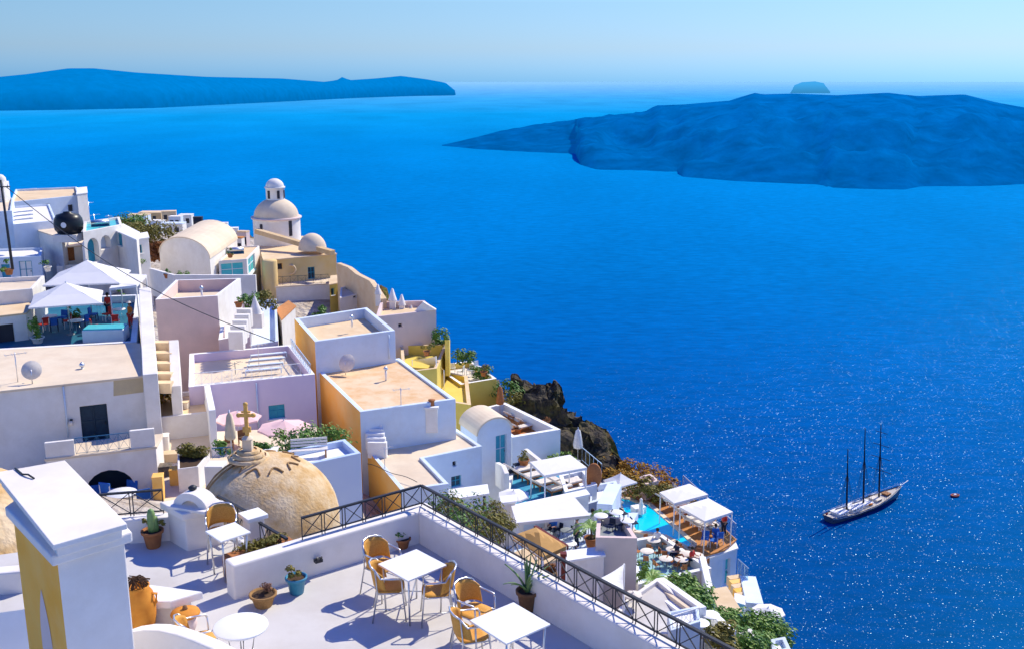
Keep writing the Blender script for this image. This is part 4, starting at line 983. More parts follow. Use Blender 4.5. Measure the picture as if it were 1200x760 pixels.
house('white house with a narrow blue slit window right of the two-arched house', [(136,270),(160,281),(163,272),(144,262)], -13.9, wall=M_white, roof=M_cap, par=None, ops=[dict(side=0, px=(138,274,143,288), m=M_bdoor)])
house('small white cube house at the right end of the upper left cluster', [(159,280),(174,278),(172,272),(160,274)], -14.3, wall=M_white, roof=M_cap, par=None, ops=[dict(side=0, px=(162,287,167,297))])
house('low white wall-like house below the two-arched house', [(66,312),(152,305),(150,298),(70,302)], -17.0, wall=M_white, roof=M_cream2, par=(.2,.3))
house('white house with a pale blue door below the utility pole', [(-30,303),(48,300),(50,290),(-30,293)], -15.6, wall=M_white2, roof=M_white, par=(.2,.2), ops=[dict(side=0, px=(23,306,38,328), kind='door', m=M_cap, fm=M_bdoor), dict(side=0, px=(2,310,12,326), m=M_bdoor)])
q = Q(80,260,96); wt = thing('water_tank', 'black round water tank with a white logo standing on the white roofs', 'water tank', (q.x,q.y,q.z-1.1)); MB().lathe([(0,0),(1.0,.05),(1.25,.4),(1.32,.9),(1.25,1.4),(1.0,1.8),(.4,1.95),(.38,2.05),(0,2.08)], n=28).build('tank', M_tank, wt)
mb = MB(); mb.lathe([(0,0),(.26,0)], n=20); RM = Matrix.Rotation(PI/2,3,'X'); mb.v = [RM@v+Vector((.1,-1.335,.95)) for v in mb.v]; mb.build('logo', M_cap, wt); MB().box((0,0,-.35),(2.2,2.2,.7)).build('plinth', M_white, wt)
q = Q(13,300,75); pole = thing('utility_pole', 'tall dark utility pole standing at the upper left edge', 'utility pole', q); MB().tube([(0,0,-1),(-.12,0,5.6)], .11, 8, .08).build('pole', M_iron, pole); MB().beam((-.6,0,5.1),(.5,0,5.1),.08,.08).build('crossarm', M_iron, pole)
for sx in (-.5,.35): MB().lathe([(.05,5.14),(.06,5.2),(.03,5.27),(0,5.28)], (sx,0,0), 8).build('insulator', M_cap, pole)
A_ = q+Vector((.2,0,5.1)); B_ = Q(322,400,60); pts = [A_.lerp(B_, i/24)-Vector((0,0,1.3*math.sin(PI*i/24))) for i in range(25)]; tag(MB().tube(pts, .028, 5).build('cable', M_iron, None, org=A_), 'long dark overhead cable sagging from the utility pole across the roofs', 'cable')
for i, (x, y, Y, h) in enumerate([(93,220,128,2.6),(115,250,100,4.5),(129,252,98,1.6),(107,236,110,3.5)]):
    antenna(['thin pole antenna on the narrow white tower','tall thin mast antenna above the two-arched house','short white antenna on the two-arched house','thin antenna between the tower and the two-arched house'][i], Q(x, y+h*12*100/Y, Y)-Vector((0,0,0)), h, 3, i)
vault('large white barrel-vaulted house with a cream curved roof left of the church', (187,296), (246,303), -16.6, 1.75, (211,277.5), (246,258), wall=M_white, roof=M_cream2)
house('white house with large turquoise windows between the vaulted house and the church', [(256,306),(289,303.5),(304,288),(276,289)], -17.2, wall=M_white, roof=M_cream, par=(.15,.12), ops=[dict(side=0, px=(259,308,286,325), m=M_teal, fm=M_cap), dict(side=1, px=(291,300,299,320), m=M_teal, fm=M_cap)])
wallrun('white garden wall in front of the vaulted house', [Q(176,318,92),Q(205,330,88),Q(300,326,88)], [Q(176,314,92).z,Q(205,322,88).z,Q(300,322,88).z], 2.5, .3)
for i, (x, y, Y, r, lb) in enumerate([(160,272,125,2.6,'broad olive-brown tree canopy left of the vaulted house'),(182,276,122,2.8,'round olive tree just behind the vaulted house'),(150,262,140,2.4,'small dark green tree above the white cube house'),(176,292,115,1.9,'rusty brown bush at the foot of the olive trees')]):
    q = Q(x, y, Y); bush(lb, (q.x,q.y,q.z-r*.7), r, 900, .38, [M_leaf2,M_leaf2,M_leaf,mat('rusty_leaves',(.22,.08,.03),(.30,.13,.04),6,.9)][i], (1.3,1,.75), 20+i, 'tree', 'tree')
q = Q(166,306,95); bush('small green bush in front of the white cube house', (q.x,q.y,q.z-.4), .8, 200, .2, M_leaf, seed=31)
q = Q(215,322,92); bush('small dark shrub at the foot of the vaulted house wall', (q.x,q.y,q.z-.5), .7, 160, .2, M_leaf, seed=32)
rnd = random.Random(11); DV = 'small houses of the distant village'
def dhouse(lb, x, y, Y, wpx, hpx, m, rm):
    q = Q(x, y, Y); w = wpx/1200*Y*1.0; d = w*.7; h = hpx/1200*Y
    t = thing('distant_house', lb, 'house', (q.x,q.y,q.z-h-2), rnd.uniform(-.3,.3), DV); mb = MB(); mb.box((0,0,h/2+1),(w,d,h+2)); mb.build('wall', m, t); MB().box((0,0,h+2.08),(w*1.03,d*1.03,.16)).build('roof', rm, t)
    for k in (-.25,.2): MB().box((k*w,-d/2-.01,h+1-.1),(.7,.05,1.0)).build('window', M_dark, t)
DL = [(163,252,215,22,5,M_white2,M_cream,'long low cream-roofed house leftmost in the distant village'),(178,249,225,26,5,M_buff,M_cream,'buff long house at the top left of the distant village'),(198,248,220,16,6,M_cream,M_cream,'cream house in the middle of the distant village'),(206,254,205,14,5,M_white2,M_white,'bluish house below the cream one in the distant village'),(218,252,210,15,5,M_white,M_cap,'bright white house right of centre in the distant village'),(232,255,200,10,5,M_navy,M_iron,'dark small shed rightmost in the distant village'),(184,259,195,16,6,M_white2,M_white,'pale house at the lower left of the distant village'),(205,262,188,22,5,M_white,M_white2,'wide white house lowest in the distant village'),
 (263,262,150,8,6,M_white2,M_cap,'tiny white house beside the crown of the vaulted roof'),(273,268,140,12,8,M_white,M_cap,'small white house behind the right shoulder of the vaulted roof'),(285,272,135,12,8,M_rose,M_cream,'small rosy house between the vaulted roof and the church'),(278,279,128,14,6,M_white,M_terrf,'low house with terracotta floor roof beside the vaulted roof')]
for x, y, Y, w_, h_, m_, r_, lb in DL: dhouse(lb, x, y, Y, w_, h_, m_, r_)

# ---------- church ----------
M_churchw = mat('church_buff_wall', (.80,.56,.24), (.72,.48,.18), .5, .9, .01, 5, c3=(.7,.55,.34), blot=.5)
ch = house('ochre church with cream roof whose white domed lantern tower overlooks the sea', [(309,305),(394,297),(358,277),(300,273)], -18.0, wall=M_churchw, roof=M_cream, par=None, name='church', cat='church', zb=-28,
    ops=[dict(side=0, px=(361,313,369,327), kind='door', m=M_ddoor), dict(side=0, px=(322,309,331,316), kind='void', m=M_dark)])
a, b = Q(301,272,112.5), Q(390,297.5,107); mb = MB(); mb.beam(a+Vector((0,0,.1)), b+Vector((0,0,.1)), .7, .5); put(ch, 'coping', mb, M_buff)
mb = MB(); mb.lathe([(.45,-.08),(.6,0),(.45,.08),(.38,0),(.45,-.08)], n=20); s_, z_ = hit_plane(341,316,P(309,305,-18),P(394,297,-18)); A0 = P(309,305,-18); D0 = P(394,297,-18)-A0; D0.normalize(); mb.v = [Matrix.Rotation(PI/2,3,'X')@v+Vector((A0.x,A0.y,0))+D0*s_+Vector((0,-.06,z_)) for v in mb.v]; put(ch, 'round_window', mb, M_cream)
c = Q(325,275,116); R0 = 27/1200*117; z1 = zat(256,116)
put(ch, 'drum', MB().lathe([(R0,-3),(R0,z1-c.z)], c, 40), M_white); put(ch, 'cornice', MB().lathe([(R0,z1-c.z),(R0*1.07,z1-c.z+.05),(R0*1.07,z1-c.z+.22),(R0*.95,z1-c.z+.25)], c, 40), M_rose)
dome_on(ch, (c.x,c.y,z1+.2), R0*.95, 22/1200*117, M_cream2, 'dome')
zl = z1+.2+18/1200*117; rl = 10.5/1200*117
put(ch, 'lantern', MB().lathe([(rl*1.1,-.3),(rl,0),(rl,1.45),(rl*1.12,1.5),(rl*1.12,1.62),(rl,1.65)], (c.x,c.y,zl), 24), M_white); dome_on(ch, (c.x,c.y,zl+1.6), rl, .95, M_white, 'lantern_dome', 24)
for k, (ang, zz, rr, hh, ww) in enumerate([(-2.05,c.z-.2+.6,R0,1.1,.35),(-.75,c.z+.1,R0,1.7,.4),(-2.1,zl+.35,rl,.9,.3),(-1.0,zl+.35,rl,.9,.3),(-.1,zl+.35,rl,.9,.3)]):
    mb = MB(); p = Vector((c.x+rr*math.cos(ang), c.y+rr*math.sin(ang), zz+hh/2)); mb.box(p, (.12,ww,hh), ang); put(ch, 'window', mb, M_dark, bevel=.03)
c2 = Q(366,288,109); dome_on(ch, (c2.x,c2.y,c2.z-.4), 1.5, 1.75, M_cream2, 'apse_dome', 28)
put(ch, 'side_tower', MB().lathe([(.75,-8),(.75,0),(.7,.1),(0,.15)], Q(316,306,104), 20), M_churchw)
wh = house('white terrace house with an iron-railed roof in front of the church', [(320,336),(386,332),(388,324),(324,327)], -20.6, wall=M_white, roof=M_cream2, par=None)
a, b = P(322,335,-20.6), P(385,331.5,-20.6); railing('dark roof railing in front of the church', a+Vector((0,.1,0)), b+Vector((0,.1,0)), .9, .8, M_iron)
house('narrow orange-yellow house strip with a dark slit window right of the church terrace', [(386,333),(396,331),(399,322),(388,323)], -20.0, wall=M_yellow, roof=M_cream, par=None, side_m={3: M_cream}, ops=[dict(side=0, px=(388,338,392,346), m=M_dark)], cat='house')
wallrun('cream wall stepping down the ridge right of the church', [Q(397,308,102),Q(410,313,100),Q(420,321,97),Q(436,329,94),Q(441,338,90),Q(450,352,88)], [Q(397,308,102).z,Q(410,313,100).z,Q(420,321,97).z,Q(436,329,94).z,Q(441,336,90).z,Q(450,350,88).z], 7, .5, M_cream)
house('small white house with a dark round vent right of the orange strip', [(398,349),(421,344),(416,333),(399,337)], -20.0, wall=M_white, roof=M_cream2, par=(.2,.2), ops=[dict(side=0, px=(414,345,418,349), kind='void', m=M_dark)])
house('cream house below the ridge wall', [(399,352),(446,345),(436,332),(400,330)], -20.4, wall=M_rose, roof=M_cream, par=(.2,.2))
house('large rose-grey house standing on the cliff edge right of the church', [(440,371),(511,363),(497,352),(446,353)], -18.9, wall=M_rose, roof=M_cream, par=(.25,.55), side_m={1: M_white}, ops=[dict(side=0, px=(467,379,471,383), kind='void', m=M_dark)])
q = Q(496,357,86); mb = MB(); a = Q(485,366,84.5); b = Q(511,363,84.5); m0 = Q(496,354,84.5); mb.add([a,b,m0,a+Vector((0,.4,0)),b+Vector((0,.4,0)),m0+Vector((0,.4,0))],[(0,1,2),(5,4,3),(0,3,4,1),(1,4,5,2),(2,5,3,0)]); tag(mb.build('gable', M_white, None, org=a), 'small pointed white gable at the cliff end of the rose-grey house', 'gable')
for i, (x, y, s, lb) in enumerate([(460,350,1.1,'slim white chimney leftmost on the rose-grey house'),(471,356,1.0,'pointed white chimney in the middle of the rose-grey house'),(443,343,.9,'white arched chimney on the ridge wall'),(482,364,.6,'low white chimney rightmost on the rose-grey house')]):
    q = Q(x, y, 88); t = thing('chimney', lb, 'chimney', (q.x,q.y,q.z-s*1.3)); MB().box((0,0,s*.6),(.5*s,.5*s,1.2*s)).build('stack', M_white, t, bevel=.04); MB().lathe([(.36*s,1.2*s),(.3*s,1.35*s),(.08*s,2.1*s),(0,2.15*s)], n=10).build('cap', M_white, t)
q = Q(516,394,84); bush('dark green bush on the cliff at the corner of the rose-grey house', (q.x,q.y,q.z-1.0), 1.1, 400, .25, M_leaf, (.8,.8,1), 40)
# ---------- houses between the umbrella terrace and the church ----------
house('big rose-grey walled house with a recessed white roof terrace below the vaulted house', [(182,351),(255,346.5),(282,326),(206,328)], -14.9, wall=M_rose, roof=M_cream2, cap=M_cap, par=(.22,.9), side_m={3: M_cream, 1: M_white}, zb=-23)
house('white house with cream roof patch and blue-shadowed stair right of the rose-grey house', [(256,398),(293,391),(303,352),(262,357)], -17.1, wall=M_rose, roof=M_white2, par=(.25,1.0), side_m={1: M_white}, cap=M_cap)
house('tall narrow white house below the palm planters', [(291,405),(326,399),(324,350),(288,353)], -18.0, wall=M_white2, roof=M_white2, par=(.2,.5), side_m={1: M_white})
for i in range(5):
    a = Q(277+i*2.4, 391-i*6.5, 65.2+i*.8); MBx = MB(); MBx.box((0,0,-.5),(.95,.5,1.2)); o = MBx.build('step', M_white, None); o.location = a+Vector((0,0,.1)); tag(o, ['lowest','second lowest','middle','second highest','highest'][i]+' white step of the stair beside the cream roof patch', 'step', 'white steps beside the cream roof patch')
house('narrow white garden house with a rust tiled top right of the palm planters', [(330,374),(346,358),(338,352),(324,362)], -18.6, wall=M_white, roof=M_terrf, par=None)
for i, (x, y, Y, r, m_, lb) in enumerate([(290,352,72,.95,M_leaf,'dark green shrub in the planter left of the white pointed stone'),(311,352,73,.9,M_leaf2,'yellow-green shrub in the planter right of the white pointed stone'),(373,362,80,.7,M_leaf,'small green cypress-like shrub against the white church terrace wall')]):
    q = Q(x, y, Y); bush(lb, (q.x,q.y,q.z-.7), r, 260, .22, m_, (1,1,.9), 50+i)
q = Q(299,357,70.5); t = thing('cone_finial', 'white pointed stone finial between the two planters', 'finial', (q.x,q.y,q.z-.6)); MB().lathe([(.45,0),(.4,.2),(.15,.9),(.05,1.2),(0,1.25)], n=14).build('cone', M_white, t); MB().box((0,0,-.5),(1,.8,1)).build('base', M_white, t)
# staircase strip left of the lilac house
wallrun('tall white stair wall between the fin wall and the rose-grey house', [Q(204,405,60),Q(206,455,56)], [Q(204,398,60).z,Q(206,452,56).z], 5, .55, M_white)
for i, (x, y, Y) in enumerate([(190,400,60),(192,412,59),(190,424,58),(191,436,57),(190,447,56)]):
    q = Q(x, y, Y); mb = MB(); mb.box((0,0,-.3),(1.1,.6,.6)); o = mb.build('step', M_cream, None); o.location = q; tag(o, ['topmost','second','third','fourth','lowest'][i]+' cream step from the top in the alley behind the dark door house', 'step', 'cream steps in the alley')
# lilac house
lh = house('lilac house with a cream roof terrace, white rails and a small blue window', [(221,453),(369,438),(342,403.5),(222,414)], -17.7, wall=M_lilac, roof=M_cream2, par=(.3,.55), cap=M_cap, ops=[dict(side=0, px=(315,474,334,490), m=M_bdoor)])
a, b = P(224,452,-17.7), P(352,439.5,-17.7); railing('white ornamental railing along the front roof edge of the lilac house', a+Vector((0,.1,0)), b+Vector((0,.1,0)), .75, .6, M_cap, group='white roof railings')
M_pblue = mat('pale_blue_paint', (.42,.58,.76), None, 4, .7)
a, b = P(366,437,-17.7), P(343,406,-17.7); railing('pale blue railing along the right roof edge of the lilac house', a+Vector((-.1,0,0)), b+Vector((-.1,0,0)), .6, .6, M_pblue, group='white roof railings')
for i in range(4):
    a, b = P(288+i*2,440-i*6,-18.2), P(330+i*2,436-i*6,-18.2); mb = MB(); mb.beam(a+Vector((0,0,.35)), b+Vector((0,0,.35)), .3, .05)
    for e in (a, b): mb.beam(e, e+Vector((0,0,.33)), .06, .06)
    tag(mb.build('bench', M_white2, None, org=a), ['front','second','third','back'][i]+' slatted white bench on the lilac house roof', 'bench', 'slatted white benches on the lilac roof')
antenna('thin antenna standing among the slatted benches on the lilac roof', P(304,436,-18.2), 1.9, 5, .5, M_cush)
antenna('small low antenna in the middle of the lilac roof', P(276,438,-18.2), .8, 3, 1.2, M_grey)
# patio house with bending man
ph = house('white walled patio house with the bending man, left of the lilac house', [(183,489),(247,482),(240,456),(183,461)], -18.6, wall=M_white, roof=M_cream, par=(.2,.25), side_m={1: M_cap})
wallrun('tall lit white wall edge between the patio and the lilac house', [Q(243,458,59),Q(251,515,53)], [Q(243,450,59).z,Q(250,480,53).z], 6, .35, M_cap)
q = P(205,478,-18.85); person('man in grey shirt and black trousers bending over on the small patio', (q.x,q.y,-18.85), 1.7, M_grey, M_navy, 'bend', sc=1.05)
q = P(190,470,-18.85); bush('yellow flowering bush climbing the fin wall beside the bending man', (q.x+.25,q.y,-18.9), .9, 420, .2, mat('yellow_flowers', (.50,.30,.03), (.62,.42,.06), 8, .7), (.6,.8,1.2), 61)
q = P(216,478,-18.85); t = thing('crate', 'small cream wooden crate on the patio right of the bending man', 'crate', (q.x,q.y,-18.85)); MB().box((0,0,.2),(.5,.4,.4)).build('box', M_cush, t, bevel=.02); MB().box((0,0,.42),(.56,.46,.04)).build('lid', M_cream, t)
# paved court below
mb = MB(); pl_ = [P(178,612,-20.0),P(300,612,-20.0),P(372,540,-20.0),P(372,500,-20.0),P(183,508,-20.0)]; mb.prism([(p.x,p.y) for p in pl_], -20.6, -20.0); struct('courtyard_paving', mb, M_cream2)
hp = house('white masonry planter box below the patio wall', [(208,549),(232,546),(246,530),(208,531)], -18.75, name='planter', cat='planter', wall=M_white, roof=M_soil, par=(.1,.1), zb=-20.1)
q = P(226,534,-18.8); bush('olive yellow clipped hedge growing in the white masonry planter', (q.x,q.y,-18.85), .95, 700, .16, M_leaf2, (1,.45,.42), 62, 'hedge', 'hedge', stems=False)
for i, (x, y, w_, h_, m_, lb) in enumerate([(190,556,1.0,.5,M_stone,'low grey stone block lowest in the courtyard by the fin wall'),(196,540,1.3,.45,M_cream,'cream stone block in the middle of the courtyard'),(192,526,.6,.8,M_white,'small white cabinet below the patio wall'),(206,566,.5,.8,M_ochre,'ochre clay chimney pot beside the low grey stone block'),(187,584,.5,1.2,M_ochre,'tall ochre post at the near edge of the courtyard')]):
    q = P(x, y, -20.0); mb = MB(); mb.box((0,0,h_/2),(w_,.6,h_),.2); mb.box((0,0,h_+.03),(w_*1.08,.66,.07),.2); o = mb.build('stone_block', m_, None, bevel=.03); o.location = (q.x,q.y,-20.0); tag(o, lb, 'block')
# parasols and hedge in front of the lilac house
umb('pale pink octagonal parasol farther left in front of the lilac house', 279, 489, 55, 27, 2.3, M_pink)
umb('pale pink octagonal parasol in front of the small blue window', 333, 500, 51.5, 31, 2.3, M_pink)
for i, (x, y, Y, rz, lb) in enumerate([(268,516,54,.4,'dark wooden chair under the left pink parasol, left side'),(286,515,54.5,-2.4,'dark wooden chair under the left pink parasol, right side'),(320,520,51,.7,'dark wooden chair under the right pink parasol, left side'),(345,519,51.5,-1,'dark wooden chair under the right pink parasol, right side')]):
    q = Q(x, y, Y)
    if i == 0: wc = placer(small_chair('x', (0,0,0), 0, M_brown, M_wood, 'dark wooden chairs under the pink parasols'))
    wc((q.x,q.y,-20.0), rz, lb, 1.1)
for i, (x, y, Y, r, lb) in enumerate([(342,513,47.5,1.15,'green hedge bush left behind the slatted bench'),(361,508,48,1.3,'green hedge bush in the middle behind the slatted bench'),(380,504,48.5,1.35,'largest green hedge bush against the ochre wall'),(386,520,47,.8,'green hedge bush drooping beside the round wall notch'),(262,521,47,.5,'low dark green shrub left of the closed parasol'),(305,519,46,.55,'low dark green shrub right of the stone cross')]):
    q = Q(x, y, Y); bush(lb, (q.x,q.y,q.z-r*.9), r, int(420*r), .17, M_leaf if i%2 else M_leaf3, (1.2,.8,.75), 70+i)
q = Q(272,536,44); closed_umbrella('closed cream parasol standing behind the stucco dome', (q.x,q.y,q.z), 2.2, mat('old_cream_canvas', (.74,.62,.44), None, 4, .9), .26)
a, b = Q(249,537,44), Q(273,535,44); railing('short blue iron railing left of the closed cream parasol', a, b, .5, .4, M_brail)
q = Q(253,545,42.5); t=thing('stone_pier','white square pier at the end of the short blue railing','pier',(q.x,q.y,q.z-1)); MB().box((0,0,.5),(.8,.8,1.2)).build('shaft',M_white,t,bevel=.03)
# blue shadowed house with bench
bh = house('tall white house with a roof terrace bench, deep blue in shade, right of the dome', [(352,545),(423,530),(404,513.5),(337,527)], -16.9, wall=mat('white_plaster_blue_shade', (.56,.68,.86), (.52,.64,.84), .6, .9, .008, 6), roof=M_cap, par=(.22,.3))  # blue shade of the front put into the white plaster's colour
q = P(362,537,-17.2); bn = thing('slatted_bench', 'long white slatted bench on the roof terrace right of the cross', 'bench', (q.x,q.y+.2,-17.2), .22)
for k in range(3): MB().box((0,-.18+.14*k,.42),(1.7,.11,.04)).build('seat_slat', M_white, bn)
for k in range(3): MB().box((0,.2+.02*k,.55+.14*k),(1.7,.04,.1)).build('back_slat', M_white, bn)
for sx in (-.75,.75): MB().box((sx,.0,.2),(.07,.45,.4)).build('leg', M_wood, bn)
q = P(317,528,-17.0); t = thing('blue_pier', 'pale blue square pier with a flat white cap left of the slatted bench', 'pier', (q.x,q.y,-18.6)); MB().box((0,0,.8),(.55,.5,1.7)).build('shaft', M_pblue, t, bevel=.02); MB().box((0,0,1.68),(.65,.6,.08)).build('cap', M_cap, t)
# stucco dome with cross
dc = Q(316,608,36); R_ = 2.62
dm = thing('stucco_dome', 'large weathered tan stucco church dome carrying a tall carved cross', 'church dome', (dc.x,dc.y,dc.z-3)); zc = 3.0
MB().lathe([(R_,-1.5),(R_,zc)]+[(R_*math.cos(a*PI/40), zc+2.55*math.sin(a*PI/40)) for a in range(1,20)]+[(.001,zc+2.55)], n=56).build('shell', M_dome, dm)
for k in range(9):
    a = k*2*PI/9+.35; mb = MB(); pts = []
    for j in range(9):
        e = math.radians(60+j*2.4-abs(j-4)*.0); aa = a+(j-4)*.055; e = math.radians(62+7*(1-((j-4)/4)**2)); pts.append(((R_+.03)*math.cos(e)*math.cos(aa*1.0), (R_+.03)*math.cos(e)*math.sin(aa), zc+(2.58)*math.sin(e)))
    mb.tube(pts, .035, 6); mb.build('stucco_ridge', mat('dark_dome_stucco', (.34,.20,.09), (.44,.28,.13), 6, .95, .02, 20), dm)
tp = Vector((-.62,-.1,zc+2.42)); mb = MB()
for k, (w_, h_) in enumerate([(.75,.1),(.58,.12),(.42,.12)]): mb.lathe([(w_,0),(w_,h_),(w_-.1,h_+.02)], tp+Vector((0,0,.06+k*.115)), 24)
mb.lathe([(.33,.38),(0,.4)], tp, 24); mb.build('stepped_base', M_dome, dm)
M_cross = mat('carved_yellow_stone', (.80,.50,.14), (.64,.36,.09), 6, .9, .02, 25)
mb = MB(); mb.box(tp+Vector((0,0,.62)), (.34,.3,.5)); mb.lathe([(.22,.85),(.12,.95),(0,.97)], tp, 12); mb.build('cross_pedestal', M_cream2, dm, bevel=.03)
cr = MB(); c0 = tp+Vector((0,0,.9)); cr.box(c0+Vector((0,0,.62)), (.13,.11,1.3)); cr.box(c0+Vector((0,0,.85)), (.52,.1,.12))
for p_ in ((-.27,.85),(.27,.85),(0,1.27)): cr.lathe([(0,-.09),(.075,-.06),(.095,0),(.075,.06),(0,.09)], c0+Vector((p_[0],0,p_[1])), 10)
for s_ in (-1,1): cr.box(c0+Vector((s_*.1,0,.98)), (.14,.07,.06)); cr.box(c0+Vector((s_*.1,0,.3)), (.1,.08,.2))
cr.build('cross', M_cross, dm, weld=False)
mb = MB()
for s_ in range(4): 
    a = 2.4+s_*.35; mb.tube([((R_+.02)*math.cos(math.radians(e))*math.cos(a), (R_+.02)*math.cos(math.radians(e))*math.sin(a), zc+2.57*math.sin(math.radians(e))) for e in (18,30,42,54,64)], .05, 6)
mb.build('rib', MATS['dark_dome_stucco'], dm)

# ---------- ochre house, three tiers ----------
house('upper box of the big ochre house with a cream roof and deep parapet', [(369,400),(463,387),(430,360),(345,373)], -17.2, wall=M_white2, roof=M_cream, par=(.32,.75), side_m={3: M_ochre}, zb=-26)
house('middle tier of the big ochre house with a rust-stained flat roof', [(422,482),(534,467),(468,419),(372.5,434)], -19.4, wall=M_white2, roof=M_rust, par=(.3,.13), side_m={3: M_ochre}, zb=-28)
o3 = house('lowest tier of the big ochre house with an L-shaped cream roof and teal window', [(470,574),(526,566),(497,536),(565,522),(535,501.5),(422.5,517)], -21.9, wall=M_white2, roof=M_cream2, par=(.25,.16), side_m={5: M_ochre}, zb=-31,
    ops=[dict(side=2, px=(529,557,541,570), m=M_glass, fm=M_bdoor), dict(side=2, px=(530.5,540,535,546), kind='void', m=M_dark)])
for i in range(8):
    q = Q(433+i*1.3, 480+i*5.3, 60.6-i*.32); mb = MB(); mb.box((0,0,-.5),(1.15,.34,1.0), -.05); o = mb.build('step', M_cap, None, bevel=.02); o.location = (q.x,q.y,q.z); tag(o, ['highest','second','third','fourth','fifth','sixth','seventh','lowest'][i]+' white step from the top beside the rust-stained roof', 'step', 'white steps between the ochre house tiers')
chimney('white chimney with a brown clay pot on the corner of the rust-stained roof', 506, 476, 61, .75, 1.6)
q = Q(524,497,62); ac = thing('air_conditioner', 'cream air conditioner with a black fan grille beside the rust-stained roof house', 'air conditioner', (q.x,q.y,q.z-.5), -.05); MB().box((0,0,.4),(1.1,.45,.85)).build('casing', M_cush, ac, bevel=.02)
mb = MB(); mb.lathe([(0,0),(.30,0),(.33,.02)], n=24); mb.v = [Matrix.Rotation(PI/2,3,'X')@v+Vector((-.15,-.25,.42)) for v in mb.v]; mb.build('fan_grille', M_iron, ac); mb = MB().lathe([(0,0),(.09,0)], n=16); mb.v = [Matrix.Rotation(PI/2,3,'X')@v+Vector((-.15,-.29,.42)) for v in mb.v]; mb.build('fan_hub', M_cap, ac)
dish('large cream satellite dish on the ochre house, seen from behind', (lambda q: (q.x,q.y,-19.5))(P(405,437,-19.4)), .62, -.4, .5, M_cush, .9)
antenna('thin white antenna on the front edge of the rust-stained roof', P(470,474,-19.4), 1.1, 3, .3)
antenna('thin white antenna on the lowest L-shaped roof', P(451,548,-21.9), 1.3, 3, .8)
mb = MB(); a = P(431,545,-21.9); b = P(489,566,-21.9); mb.tube([a.lerp(b,i/10)+Vector((0,0,.12+.05*math.sin(i))) for i in range(11)], .02, 5); tag(mb.build('cable', M_iron, None, org=a), 'thin dark cable lying across the L-shaped cream roof', 'cable')
# arched blue house + terracotta terrace + yellow house + stone house
vault('small blue-white barrel-vaulted house with a pale blue door', (559,510), (599,501), -22.9, .95, (581,491.5), (561,478), wall=M_white2, roof=M_cream2, ops=[dict(px=(581,509,594,545), kind='door', m=M_bdoor, fm=M_pblue)])
wallrun('curved low white wall in front of the barrel-vaulted blue house', [Q(583,546,63),Q(590,552,60),Q(594,557,59)], [Q(583,541,63).z,Q(590,545,60).z,Q(594,554,59).z], 1.6, .3)
tt = house('white walled terrace with terracotta floor behind the vaulted blue house', [(600,512),(657,502.5),(592,471),(553,480)], -25.2, name='terrace', cat='terrace', wall=M_white2, roof=M_terrf, par=(.35,.9), cap=M_cap)
q = P(586,488,-26.1); closed_umbrella('closed brown parasol at the far corner of the terracotta terrace', (q.x,q.y,-26.1), 2.6, M_terra, .35)
lg2 = placer(lounger_proto(M_wood, M_cush, 'x', 'cream loungers on the terracotta terrace'))
for i, (x, y, rz) in enumerate([(604,490,-.9),(618,497,-.9),(612,504,-.9)]):
    q = P(x, y, -26.1); lg2((q.x,q.y,-26.1), rz, ['cream lounger farthest from the camera on the terracotta terrace','cream lounger in the middle of the terracotta terrace','cream lounger nearest the front wall of the terracotta terrace'][i])
for i, (x, y, m_) in enumerate([(607,507,M_terra),(640,498,M_terra),(595,505,M_jar)]):
    q = P(x, y, -26.1); potted(['rusty plant in a pot at the front wall of the terracotta terrace','rusty plant in a pot at the cliff corner of the terracotta terrace','orange jar plant beside the vaulted blue house'][i], (q.x,q.y,-26.1), .3, .4, m_, leafm=MATS['rusty_leaves'], fr=.45, n=90, size=.16, seed=80+i)
house('yellow house with a walled yellow roof court right of the ochre house', [(472,436),(512,431),(524,403),(469,404)], -21.7, wall=M_yellow, roof=M_yellow, par=(.25,.8), cap=M_cream)
house('lower yellow house with a bright yellow roof beside the stone house', [(500,466),(552,474),(548,440),(492,428)], -23.9, wall=M_yellow, roof=M_yellow, par=(.3,.35), cap=M_cream)
house('yellow-walled cliff terrace with white furniture above the stone house', [(540,450),(582,443),(552,422),(508,428)], -24.0, name='terrace', cat='terrace', wall=M_yellow, roof=M_cush, par=(.25,.5), cap=M_cap)
house('dark rubble stone house with a pale green door', [(539,455),(585,449.5),(584,444.5),(540,450)], -24.7, wall=M_stone, roof=M_stone, par=None, ops=[dict(px=(565,459,575,476), kind='door', m=M_gdoor, fm=M_gdoor)])
wallrun('thin upright yellow wall end at the cliff beside the yellow court', [Q(524,410,80),Q(525,404,83)], [Q(524,398,80).z,Q(525,398,83).z], 3, .35, M_yellow)
a = [P(483,421,-22), P(520,433,-22.6), P(511,417,-20.9)]; sl = thing('sail', 'white triangular shade sail over the yellow court', 'shade sail', P(500,432,-24)); 
